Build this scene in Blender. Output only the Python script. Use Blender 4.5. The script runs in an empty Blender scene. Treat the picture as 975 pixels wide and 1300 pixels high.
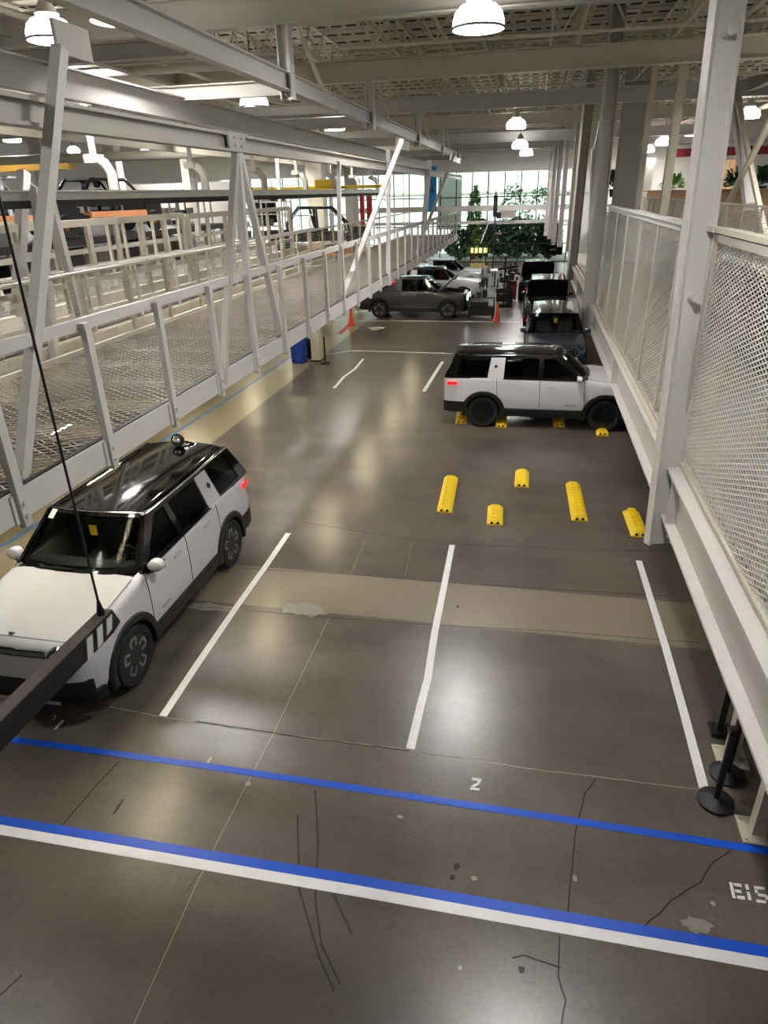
import bpy, bmesh, math, random
from mathutils import Vector, Matrix, Euler
random.seed(7)
PI = math.pi
col = bpy.context.scene.collection
scn = bpy.context.scene

# ------------------------------------------------------------------ camera
CAM_H = 5.7
FPX, PITCH, ROLL, YAW = 848.49, 0.444995, -0.0264587, -0.212283
fwd = Vector((math.cos(PITCH)*math.sin(YAW), math.cos(PITCH)*math.cos(YAW), -math.sin(PITCH)))
right = Vector((math.cos(YAW), -math.sin(YAW), 0))
up = right.cross(fwd)
r2 = right*math.cos(ROLL) + up*math.sin(ROLL)
u2 = -right*math.sin(ROLL) + up*math.cos(ROLL)
cam_d = bpy.data.cameras.new('camera'); cam = bpy.data.objects.new('camera', cam_d); col.objects.link(cam)
cam.matrix_world = Matrix(((r2.x, u2.x, -fwd.x, 0), (r2.y, u2.y, -fwd.y, 0), (r2.z, u2.z, -fwd.z, CAM_H), (0, 0, 0, 1)))
cam_d.sensor_fit = 'VERTICAL'; cam_d.sensor_height = 36.0; cam_d.lens = 36.0*FPX/1300.0
cam_d.clip_start = 0.05; cam_d.clip_end = 400
scn.camera = cam

def P(px, py, X=None, Y=None, Z=None):
    """where a sight line of the survey photograph meets a plane of the building"""
    d = fwd + r2*((px-487.5)/FPX) - u2*((py-650)/FPX)
    if X is not None: t = X/d.x
    elif Y is not None: t = Y/d.y
    else: t = (Z-CAM_H)/d.z
    return Vector((d.x*t, d.y*t, CAM_H+d.z*t))

# ------------------------------------------------------------------ materials
def srgb(r, g, b):
    f = lambda c: (c/255/12.92) if c/255 <= .04045 else ((c/255+.055)/1.055)**2.4
    return (f(r), f(g), f(b), 1)

def mat(name, rgb, rough=.5, metal=0., coat=0., noise=0., nscale=4., bump=0., emit=None, estr=0., spec=.5):
    m = bpy.data.materials.new(name); m.use_nodes = True
    nt = m.node_tree; b = nt.nodes['Principled BSDF']
    c = srgb(*rgb)
    b.inputs['Base Color'].default_value = c
    b.inputs['Roughness'].default_value = rough; b.inputs['Metallic'].default_value = metal
    b.inputs['Coat Weight'].default_value = coat; b.inputs['Coat Roughness'].default_value = .04
    b.inputs['Specular IOR Level'].default_value = spec
    if noise or bump:
        tc = nt.nodes.new('ShaderNodeTexCoord'); nz = nt.nodes.new('ShaderNodeTexNoise')
        nz.inputs['Scale'].default_value = nscale; nz.inputs['Detail'].default_value = 5
        nt.links.new(tc.outputs['Object'], nz.inputs['Vector'])
        if noise:
            mx = nt.nodes.new('ShaderNodeMix'); mx.data_type = 'RGBA'
            mx.inputs['A'].default_value = tuple(v*(1-noise) for v in c[:3])+(1,)
            mx.inputs['B'].default_value = tuple(min(1, v*(1+noise)) for v in c[:3])+(1,)
            nt.links.new(nz.outputs['Fac'], mx.inputs['Factor'])
            nt.links.new(mx.outputs['Result'], b.inputs['Base Color'])
        if bump:
            bp = nt.nodes.new('ShaderNodeBump'); bp.inputs['Strength'].default_value = bump; bp.inputs['Distance'].default_value = .01
            nt.links.new(nz.outputs['Fac'], bp.inputs['Height']); nt.links.new(bp.outputs['Normal'], b.inputs['Normal'])
    if emit:
        b.inputs['Emission Color'].default_value = srgb(*emit); b.inputs['Emission Strength'].default_value = estr
    return m

def glass_mat(name, tint, gloss=.12, rough=.02):
    m = bpy.data.materials.new(name); m.use_nodes = True; nt = m.node_tree
    nt.nodes.remove(nt.nodes['Principled BSDF']); out = nt.nodes['Material Output']
    tr = nt.nodes.new('ShaderNodeBsdfTransparent'); tr.inputs['Color'].default_value = tint
    gl = nt.nodes.new('ShaderNodeBsdfGlossy'); gl.inputs['Roughness'].default_value = rough
    lw = nt.nodes.new('ShaderNodeLayerWeight'); lw.inputs['Blend'].default_value = gloss
    mx = nt.nodes.new('ShaderNodeMixShader')
    nt.links.new(lw.outputs['Fresnel'], mx.inputs['Fac']); nt.links.new(tr.outputs[0], mx.inputs[1]); nt.links.new(gl.outputs[0], mx.inputs[2])
    nt.links.new(mx.outputs[0], out.inputs['Surface'])
    return m

M = {}
M['white'] = mat('white_painted_steel', (203, 200, 196), .42, noise=.04, nscale=2.5)
M['cream'] = mat('cream_painted_steel', (196, 190, 172), .45, noise=.05, nscale=3)
M['greysteel'] = mat('grey_painted_steel', (176, 172, 163), .45, noise=.05, nscale=3)
M['galv'] = mat('galvanised_steel', (176, 172, 164), .4, .35, noise=.12, nscale=20)
M['mesh'] = mat('white_expanded_metal', (216, 212, 204), .45)
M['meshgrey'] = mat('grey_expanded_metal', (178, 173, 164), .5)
M['joist'] = mat('brown_grey_joist', (122, 114, 104), .55)
M['slab2'] = mat('assembly_floor', (128, 124, 116), .4, noise=.1, nscale=2)
M['grate'] = mat('steel_floor_grating', (178, 170, 158), .45, .2)
M['deck'] = mat('roof_deck', (196, 189, 174), .6, noise=.04, nscale=1)
M['slot'] = mat('deck_slot', (40, 38, 34), .8)
M['black'] = mat('black_plastic', (16, 16, 17), .5)
M['gblack'] = mat('gloss_black', (7, 7, 8), .08, coat=.6)
M['rubber'] = mat('tyre_rubber', (24, 24, 25), .75, bump=.3, nscale=60)
M['dark'] = mat('dark_metal', (46, 46, 46), .45, .5)
M['chrome'] = mat('chrome', (215, 216, 220), .15, 1.)
M['alloy'] = mat('alloy_wheel', (150, 152, 155), .28, .8)
M['darkalloy'] = mat('dark_alloy_wheel', (40, 41, 43), .3, .7)
M['carwhite'] = mat('white_car_paint', (208, 210, 216), .25, coat=.8)
M['cargrey'] = mat('charcoal_car_paint', (50, 50, 49), .35, .1, coat=.5)
M['carblue'] = mat('slate_blue_car_paint', (52, 61, 76), .28, .35, coat=.7)
M['carblack'] = mat('black_car_paint', (12, 12, 13), .2, coat=.8)
M['carsilver'] = mat('silver_car_paint', (182, 186, 192), .3, .4, coat=.6)
M['glass'] = glass_mat('clear_car_glass', (.84, .88, .86, 1), .10)
M['tint'] = glass_mat('tinted_car_glass', (.46, .48, .48, 1), .12)
M['wglass'] = glass_mat('window_glass', (.90, .95, .93, 1), .06)
M['dash'] = mat('dashboard_grey', (62, 62, 62), .6)
M['seat'] = mat('dark_seat_fabric', (104, 103, 100), .7, noise=.1, nscale=8)
M['tape_white'] = mat('white_floor_paint', (232, 232, 232), .45, noise=.08, nscale=9)
M['tape_blue'] = mat('blue_floor_tape', (0, 82, 205), .38, noise=.12, nscale=3)
M['tape_blue_pale'] = mat('worn_blue_floor_tape', (86, 128, 190), .45, noise=.12, nscale=3)
M['tape_red'] = mat('red_floor_tape', (196, 70, 60), .45, noise=.2, nscale=6)
M['yellow'] = mat('yellow_safety_plastic', (236, 200, 22), .45, noise=.08, nscale=14)
M['orange'] = mat('orange_cone_plastic', (238, 84, 30), .45)
M['amber'] = mat('amber_robot_paint', (222, 140, 24), .45)
M['ochre'] = mat('ochre_crane_paint', (158, 120, 34), .5)
M['bin_blue'] = mat('blue_bin_plastic', (24, 58, 150), .45)
M['red'] = mat('red_painted_metal', (168, 26, 34), .4)
M['stripe_red'] = mat('dark_red_wall_band', (120, 22, 34), .6)
M['wall'] = mat('white_wall_paint', (222, 220, 214), .7, noise=.03, nscale=1)
M['wood'] = mat('pale_wood_boards', (196, 164, 122), .55, noise=.2, nscale=5)
M['leaf'] = mat('dark_green_leaves', (34, 70, 34), .5, noise=.4, nscale=3)
M['leaf2'] = mat('light_green_leaves', (110, 160, 66), .5, noise=.35, nscale=3)
M['bark'] = mat('brown_bark', (84, 66, 48), .8, noise=.3, nscale=6)
M['lamp'] = mat('lit_lamp_refractor', (255, 255, 255), .3, emit=(255, 252, 248), estr=5)
M['lampeye'] = mat('lit_lamp_opening', (255, 255, 255), .3, emit=(255, 251, 247), estr=108)
M['ledbar'] = mat('lit_headlamp', (255, 255, 255), .3, emit=(240, 248, 255), estr=9)
M['taillit'] = mat('red_tail_lamp', (190, 16, 26), .2, coat=.6, emit=(255, 20, 30), estr=.8)
M['lens'] = mat('clear_lamp_lens', (120, 124, 128), .12, .4, coat=.5)
M['boom'] = mat('brown_black_boom', (20, 19, 20), .5)
M['boomtop'] = mat('brown_boom_top', (92, 82, 77), .5)
M['paper'] = mat('white_paper', (232, 232, 230), .6)
M['skin'] = mat('skin', (186, 138, 110), .55)
M['hair'] = mat('brown_hair', (60, 36, 24), .7)
M['shirt'] = mat('grey_shirt', (120, 118, 120), .8)
M['redcloth'] = mat('red_shirt', (150, 40, 42), .8)
M['trousers'] = mat('dark_trousers', (36, 38, 46), .8)
M['pinkcloth'] = mat('dusty_pink_cover', (170, 110, 104), .8)
M['bluesign'] = mat('blue_banner', (40, 140, 200), .5)
M['warm'] = mat('lit_warm_letters', (255, 226, 150), .4, emit=(255, 214, 120), estr=2.2)
M['exterior'] = mat('pale_outdoor_wall', (228, 236, 228), .7, noise=.05, nscale=2)
M['path'] = mat('outdoor_paving', (170, 170, 160), .8, noise=.15, nscale=2)
M['cable'] = mat('dark_cable', (36, 34, 33), .5)

# polished concrete ------------------------------------------------------------
def concrete():
    m = bpy.data.materials.new('polished_concrete'); m.use_nodes = True; nt = m.node_tree; b = nt.nodes['Principled BSDF']
    N = nt.nodes.new; L = nt.links.new
    tc = N('ShaderNodeTexCoord')
    n1 = N('ShaderNodeTexNoise'); n1.inputs['Scale'].default_value = .55; n1.inputs['Detail'].default_value = 6; n1.inputs['Roughness'].default_value = .6
    n2 = N('ShaderNodeTexNoise'); n2.inputs['Scale'].default_value = 26; n2.inputs['Detail'].default_value = 6
    mp = N('ShaderNodeMapping'); mp.inputs['Scale'].default_value = (.3, 2.4, 1)
    n3 = N('ShaderNodeTexNoise'); n3.inputs['Scale'].default_value = .8; n3.inputs['Detail'].default_value = 6
    L(tc.outputs['Object'], n1.inputs['Vector']); L(tc.outputs['Object'], n2.inputs['Vector'])
    L(tc.outputs['Object'], mp.inputs['Vector']); L(mp.outputs[0], n3.inputs['Vector'])
    cr = N('ShaderNodeValToRGB'); e = cr.color_ramp.elements
    e[0].position = .3; e[0].color = srgb(72, 66, 60); e[1].position = .72; e[1].color = srgb(106, 98, 89)
    L(n1.outputs['Fac'], cr.inputs['Fac'])
    m2 = N('ShaderNodeMix'); m2.data_type = 'RGBA'; m2.blend_type = 'OVERLAY'; m2.inputs['Factor'].default_value = .3
    L(cr.outputs[0], m2.inputs['A']); L(n2.outputs['Fac'], m2.inputs['B'])
    m3 = N('ShaderNodeMix'); m3.data_type = 'RGBA'; m3.blend_type = 'OVERLAY'; m3.inputs['Factor'].default_value = .38
    L(m2.outputs['Result'], m3.inputs['A']); L(n3.outputs['Fac'], m3.inputs['B'])
    # each poured bay has a slightly different tone; the old aisle by the walkway is paler
    sx = N('ShaderNodeSeparateXYZ'); L(tc.outputs['Object'], sx.inputs[0])
    def band(sock, a, bb, soft):
        r1 = N('ShaderNodeMapRange'); r1.inputs[1].default_value = a-soft; r1.inputs[2].default_value = a+soft; L(sock, r1.inputs[0])
        r2_ = N('ShaderNodeMapRange'); r2_.inputs[1].default_value = bb-soft; r2_.inputs[2].default_value = bb+soft
        r2_.inputs[3].default_value = 1; r2_.inputs[4].default_value = 0; L(sock, r2_.inputs[0])
        mu = N('ShaderNodeMath'); mu.operation = 'MULTIPLY'; L(r1.outputs[0], mu.inputs[0]); L(r2_.outputs[0], mu.inputs[1]); return mu.outputs[0]
    b1 = band(sx.outputs[1], P(560, 792, Z=0).y, P(560, 739, Z=0).y, .012); b2 = band(sx.outputs[0], -40, P(300, 538, Z=0).x, .03)
    col_in = m3.outputs['Result']
    for bd, cl, f in ((b1, srgb(142, 132, 114), .7), (b2, srgb(196, 184, 146), .55)):
        mm = N('ShaderNodeMix'); mm.data_type = 'RGBA'; mf = N('ShaderNodeMath'); mf.operation = 'MULTIPLY'; mf.inputs[1].default_value = f
        L(bd, mf.inputs[0]); L(mf.outputs[0], mm.inputs['Factor']); L(col_in, mm.inputs['A']); mm.inputs['B'].default_value = cl
        col_in = mm.outputs['Result']
    L(col_in, b.inputs['Base Color'])
    b.inputs['Roughness'].default_value = .28
    b.inputs['Specular IOR Level'].default_value = .6
    bp = N('ShaderNodeBump'); bp.inputs['Strength'].default_value = .12; bp.inputs['Distance'].default_value = .004
    L(n1.outputs['Fac'], bp.inputs['Height']); L(bp.outputs[0], b.inputs['Normal'])
    return m
M['concrete'] = concrete()

def leafy(name, dark, light, scale):
    m = bpy.data.materials.new(name); m.use_nodes = True; nt = m.node_tree; b = nt.nodes['Principled BSDF']
    tc = nt.nodes.new('ShaderNodeTexCoord'); nz = nt.nodes.new('ShaderNodeTexNoise'); nz.inputs['Scale'].default_value = scale; nz.inputs['Detail'].default_value = 4
    cr = nt.nodes.new('ShaderNodeValToRGB'); cr.color_ramp.elements[0].position = .35; cr.color_ramp.elements[1].position = .68
    cr.color_ramp.elements[0].color = srgb(*dark); cr.color_ramp.elements[1].color = srgb(*light)
    nt.links.new(tc.outputs['Object'], nz.inputs['Vector']); nt.links.new(nz.outputs['Fac'], cr.inputs['Fac']); nt.links.new(cr.outputs[0], b.inputs['Base Color'])
    b.inputs['Roughness'].default_value = .5
    return m
M['foliage'] = leafy('garden_foliage', (26, 52, 32), (150, 190, 150), 2.2)
M['foliage_light'] = leafy('pale_foliage', (90, 140, 70), (190, 220, 150), 2.)

# ------------------------------------------------------------------ mesh builder
class MB:
    def __init__(s): s.v = []; s.f = []; s.mi = []; s.cur = 0
    def add(s, vs, fs):
        o = len(s.v); s.v += [tuple(v) for v in vs]
        for f in fs: s.f.append(tuple(i+o for i in f)); s.mi.append(s.cur)
        return s
    def box(s, a, b, bev=0):
        x0, y0, z0 = a; x1, y1, z1 = b
        vs = [(x0,y0,z0),(x1,y0,z0),(x1,y1,z0),(x0,y1,z0),(x0,y0,z1),(x1,y0,z1),(x1,y1,z1),(x0,y1,z1)]
        return s.add(vs, [(0,3,2,1),(4,5,6,7),(0,1,5,4),(1,2,6,5),(2,3,7,6),(3,0,4,7)])
    def bar(s, p, q, w, h, upv=(0, 0, 1), off=(0, 0)):
        p = Vector(p); q = Vector(q); d = (q-p).normalized(); u = Vector(upv)
        if abs(d.dot(u)) > .98: u = Vector((0, 1, 0)) if abs(d.y) < .9 else Vector((1, 0, 0))
        r = d.cross(u).normalized(); u = r.cross(d)
        vs = []
        for c in (p, q):
            c = c + r*off[0] + u*off[1]
            vs += [c-r*w/2-u*h/2, c+r*w/2-u*h/2, c+r*w/2+u*h/2, c-r*w/2+u*h/2]
        return s.add(vs, [(0,1,2,3)[::-1],(4,5,6,7),(0,1,5,4),(1,2,6,5),(2,3,7,6),(3,0,4,7)])
    def ibeam(s, p, q, w, h, tw=.018, tf=.025, upv=(0, 0, 1)):
        s.bar(p, q, w, tf, upv, (0, h/2-tf/2)); s.bar(p, q, w, tf, upv, (0, -h/2+tf/2)); s.bar(p, q, tw, h-2*tf, upv)
        return s
    def tube(s, pts, r, n=8, cap=True):
        pts = [Vector(p) for p in pts]; vs = []; fs = []
        prev = None
        for i, p in enumerate(pts):
            d = (pts[min(i+1, len(pts)-1)] - pts[max(i-1, 0)]).normalized()
            if prev is None:
                u = Vector((0, 0, 1)) if abs(d.z) < .9 else Vector((1, 0, 0))
            else: u = prev
            a = d.cross(u).normalized(); u = a.cross(d); prev = u
            rr = r[i] if isinstance(r, (list, tuple)) else r
            for k in range(n): vs.append(p + a*rr*math.cos(2*PI*k/n) + u*rr*math.sin(2*PI*k/n))
        for i in range(len(pts)-1):
            for k in range(n): fs.append((i*n+k, i*n+(k+1) % n, (i+1)*n+(k+1) % n, (i+1)*n+k))
        if cap: fs.append(tuple(range(n))[::-1]); fs.append(tuple(range((len(pts)-1)*n, len(pts)*n)))
        return s.add(vs, fs)
    def lathe(s, prof, n=24, M4=None, close=False):
        """prof: (radius, height) about local z"""
        vs = []; fs = []
        for r, z in prof:
            for k in range(n):
                v = Vector((r*math.cos(2*PI*k/n), r*math.sin(2*PI*k/n), z)); vs.append(M4 @ v if M4 else v)
        m = len(prof)
        for i in range(m if close else m-1):
            j = (i+1) % m
            for k in range(n): fs.append((i*n+k, i*n+(k+1) % n, j*n+(k+1) % n, j*n+k))
        if not close:
            if prof[0][0] > 1e-6: fs.append(tuple(range(n))[::-1])
            if prof[-1][0] > 1e-6: fs.append(tuple(range((m-1)*n, m*n)))
        return s.add(vs, fs)
    def prism(s, poly, ext):
        """poly: 3d points, ext: vector"""
        e = Vector(ext); n = len(poly); vs = [Vector(p) for p in poly] + [Vector(p)+e for p in poly]
        fs = [tuple(range(n))[::-1], tuple(range(n, 2*n))] + [(i, (i+1) % n, n+(i+1) % n, n+i) for i in range(n)]
        return s.add(vs, fs)
    def grid(s, rows, closed_u=False):
        m = len(rows); n = len(rows[0]); vs = [v for r in rows for v in r]; fs = []
        for i in range(m-1):
            for k in range(n if closed_u else n-1):
                fs.append((i*n+k, i*n+(k+1) % n, (i+1)*n+(k+1) % n, (i+1)*n+k))
        return s.add(vs, fs)
    def loft(s, rows):
        n = len(rows[0]); s.grid(rows, True); o = len(s.v)-len(rows)*n
        s.f.append(tuple(o+i for i in range(n))[::-1]); s.mi.append(s.cur)
        s.f.append(tuple(o+(len(rows)-1)*n+i for i in range(n))); s.mi.append(s.cur); return s
    def ball(s, c, r, seg=10, rings=7):
        r = (r, r, r) if isinstance(r, (int, float)) else r; c = Vector(c)
        rows = []
        for i in range(rings+1):
            t = PI*i/rings
            rows.append([c + Vector((r[0]*max(math.sin(t), 1e-3)*math.cos(2*PI*k/seg), r[1]*max(math.sin(t), 1e-3)*math.sin(2*PI*k/seg), -r[2]*math.cos(t))) for k in range(seg)])
        return s.loft(rows)
    def mesh(s, name, mats, smooth=None):
        me = bpy.data.meshes.new(name); me.from_pydata(s.v, [], s.f)
        for m in (mats if isinstance(mats, (list, tuple)) else [mats]): me.materials.append(m)
        for p, i in zip(me.polygons, s.mi): p.material_index = i
        bm = bmesh.new(); bm.from_mesh(me); bmesh.ops.recalc_face_normals(bm, faces=bm.faces); bm.to_mesh(me); bm.free()
        if smooth is not None: shade(me, smooth)
        return me
    def build(s, name, mats, parent=None, smooth=None, loc=None):
        o = bpy.data.objects.new(name, s.mesh(name, mats, smooth)); col.objects.link(o)
        if parent is not None: o.parent = parent
        if loc is not None: o.location = loc
        return o

def shade(me, ang=35):
    me.shade_smooth(); me.set_sharp_from_angle(angle=math.radians(ang))

def tag(o, label=None, cat=None, group=None, kind=None):
    if label: o['label'] = label
    if cat: o['category'] = cat
    if group: o['group'] = group
    if kind: o['kind'] = kind
    return o
def empty(name, loc=(0, 0, 0), rz=0, label=None, cat=None, group=None):
    o = bpy.data.objects.new(name, None); o.empty_display_size = .2; col.objects.link(o)
    o.location = loc; o.rotation_euler = (0, 0, rz); return tag(o, label, cat, group)
def struct(o, label=None): return tag(o, label, kind='structure')
def kids(o): return [c for c in bpy.data.objects if c.parent == o]
def copy_tree(o, parent=None):
    c = o.copy(); col.objects.link(c)
    if parent is not None: c.parent = parent
    for ch in kids(o): copy_tree(ch, c)
    return c
def boolean(obj, cutters):
    mods = []
    for c in cutters:
        m = obj.modifiers.new('cut', 'BOOLEAN'); m.operation = 'DIFFERENCE'; m.object = c; m.solver = 'EXACT'; m.material_mode = 'TRANSFER'
    dg = bpy.context.evaluated_depsgraph_get(); dg.update()
    me = bpy.data.meshes.new_from_object(obj.evaluated_get(dg)); obj.modifiers.clear(); obj.data = me
    return me
def rm(o): bpy.data.objects.remove(o, do_unlink=True)
def text_mesh(txt, size, depth=.0):
    c = bpy.data.curves.new('lettering', 'FONT'); c.body = txt; c.size = size; c.extrude = depth; c.align_x = 'CENTER'; c.align_y = 'CENTER'
    o = bpy.data.objects.new('lettering', c); col.objects.link(o)
    dg = bpy.context.evaluated_depsgraph_get(); dg.update()
    me = bpy.data.meshes.new_from_object(o.evaluated_get(dg)); rm(o); return me

# ------------------------------------------------------------------ vehicles (x forward from the front axle, y left, z up)
WR = .415
def interp(tab, x):
    if x >= tab[0][0]: return tab[0][1:]
    for a, b in zip(tab, tab[1:]):
        if x >= b[0]:
            t = (a[0]-x)/(a[0]-b[0]); return tuple(p+(q-p)*t for p, q in zip(a[1:], b[1:]))
    return tab[-1][1:]

def plan_front(off=0.):
    h = [(.42, .995), (.62, .97), (.76, .925), (.845, .85), (.885, .74), (.91, .5), (.92, .2)]
    pts = h + [(.921, 0)] + [(x, -y) for x, y in reversed(h)]
    return [(x+off*(.4 if x < .6 else 1), y+off*(1 if y > 0 else -1)*(1 if abs(y) > .7 else .0)) for x, y in pts]
def band(mb, pts, z0, z1, th):
    """upright strip following a plan outline; th = thickness inward (towards the car's middle)"""
    cx = sum(p[0] for p in pts)/len(pts)
    rows = []
    for x, y in pts:
        d = Vector((cx-x, -y, 0)).normalized()*th
        rows.append([Vector((x, y, z0)), Vector((x, y, z1)), Vector((x, y, z1))+d, Vector((x, y, z0))+d])
    mb.loft(rows)

def wheel_parts(root, x, y, rim_mat, spoke_mat):
    s = 1 if y > 0 else -1
    w = bpy.data.objects.new('wheel', None); col.objects.link(w); w.parent = root; w.location = (x, y, WR)
    if s < 0: w.rotation_euler = (0, 0, PI)
    w.empty_display_size = .1
    A = Matrix.Rotation(-PI/2, 4, 'X')                  # local z -> +y (outward)
    t = MB(); t.lathe([(.285, -.12), (.33, -.135), (.385, -.135), (.405, -.11), (.415, -.06), (.415, .06), (.405, .11), (.385, .135), (.33, .14), (.285, .125), (.275, 0)], 36, A, close=True)
    for k in range(36):                                  # tread blocks
        a = 2*PI*k/36
        for yy in (-.1, .05):
            c = Vector((math.cos(a)*.414, yy, math.sin(a)*.414)); r = Vector((math.cos(a), 0, math.sin(a))); tg = Vector((-math.sin(a), 0, math.cos(a)))
            t.bar(c-tg*.022, c+tg*.022, .05, .012, tuple(r))
    t.build('tyre', M['rubber'], w, 40)
    rb = MB(); rb.lathe([(.29, .118), (.275, .122), (.262, .105), (.255, .03), (.10, .02), (.0001, .02)], 36, A); rb.lathe([(.262, .105), (.262, -.10), (.05, -.10), (.0001, -.10)], 24, A)
    rim = rb.build('rim', rim_mat, w, 40)
    sp = MB()
    for k in range(5):                                   # five looped spokes
        a = 2*PI*k/5+PI/2
        def pt(rad, tang, yy): return Vector((math.cos(a)*rad-math.sin(a)*tang, yy, math.sin(a)*rad+math.cos(a)*tang))
        loop = [pt(.07, .03, .085), pt(.13, .052, .105), pt(.225, .062, .112), pt(.247, .05, .112), pt(.247, -.05, .112), pt(.225, -.062, .112), pt(.13, -.052, .105), pt(.07, -.03, .085)]
        for p, q in zip(loop, loop[1:]): sp.bar(p, q, .036, .026, (0, 1, 0))
    sp.lathe([(.075, .07), (.075, .095), (.05, .105), (.0001, .105)], 20, A)
    sp.build('spoke', spoke_mat, rim, 40)
    return w

def seat_mesh(w):
    m = MB()
    def pillow(a, b, sh=0.):
        x0, y0, z0 = a; x1, y1, z1 = b; r = .04
        rows = []
        for z, ins in ((z0, r), (z0+r, 0), (z1-r, 0), (z1, r)):
            dx = sh*(z-z0)
            rows.append([(x0+ins+dx, y0+ins, z), (x1-ins+dx, y0+ins, z), (x1-ins+dx, y1-ins, z), (x0+ins+dx, y1-ins, z)])
        m.loft([[Vector(p) for p in r_] for r_ in rows])
    pillow((-.25, -w/2, .0), (.28, w/2, .2)); pillow((-.36, -w/2+.02, .15), (-.22, w/2-.02, .75), -.25)
    n = 1 if w < .8 else 2
    for k in range(n):
        c = 0 if n == 1 else (-.32 if k == 0 else .32)
        pillow((-.50, c-.13, .80), (-.40, c+.13, 1.0), -.15)
    return m

SUV_TAB = [  # x, half width, z top, z bottom, crown
    (.915, .50, 1.06, .52, .0), (.905, .66, 1.085, .50, .005), (.885, .75, 1.11, .47, .01), (.845, .85, 1.135, .43, .018), (.76, .925, 1.16, .40, .025), (.62, .97, 1.18, .37, .03),
    (.42, .995, 1.20, .35, .035), (.2, 1.0, 1.22, .33, .038), (0, 1.0, 1.24, .32, .04), (-.25, 1.0, 1.27, .32, .045), (-.5, 1.0, 1.30, .32, .04)]

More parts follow.
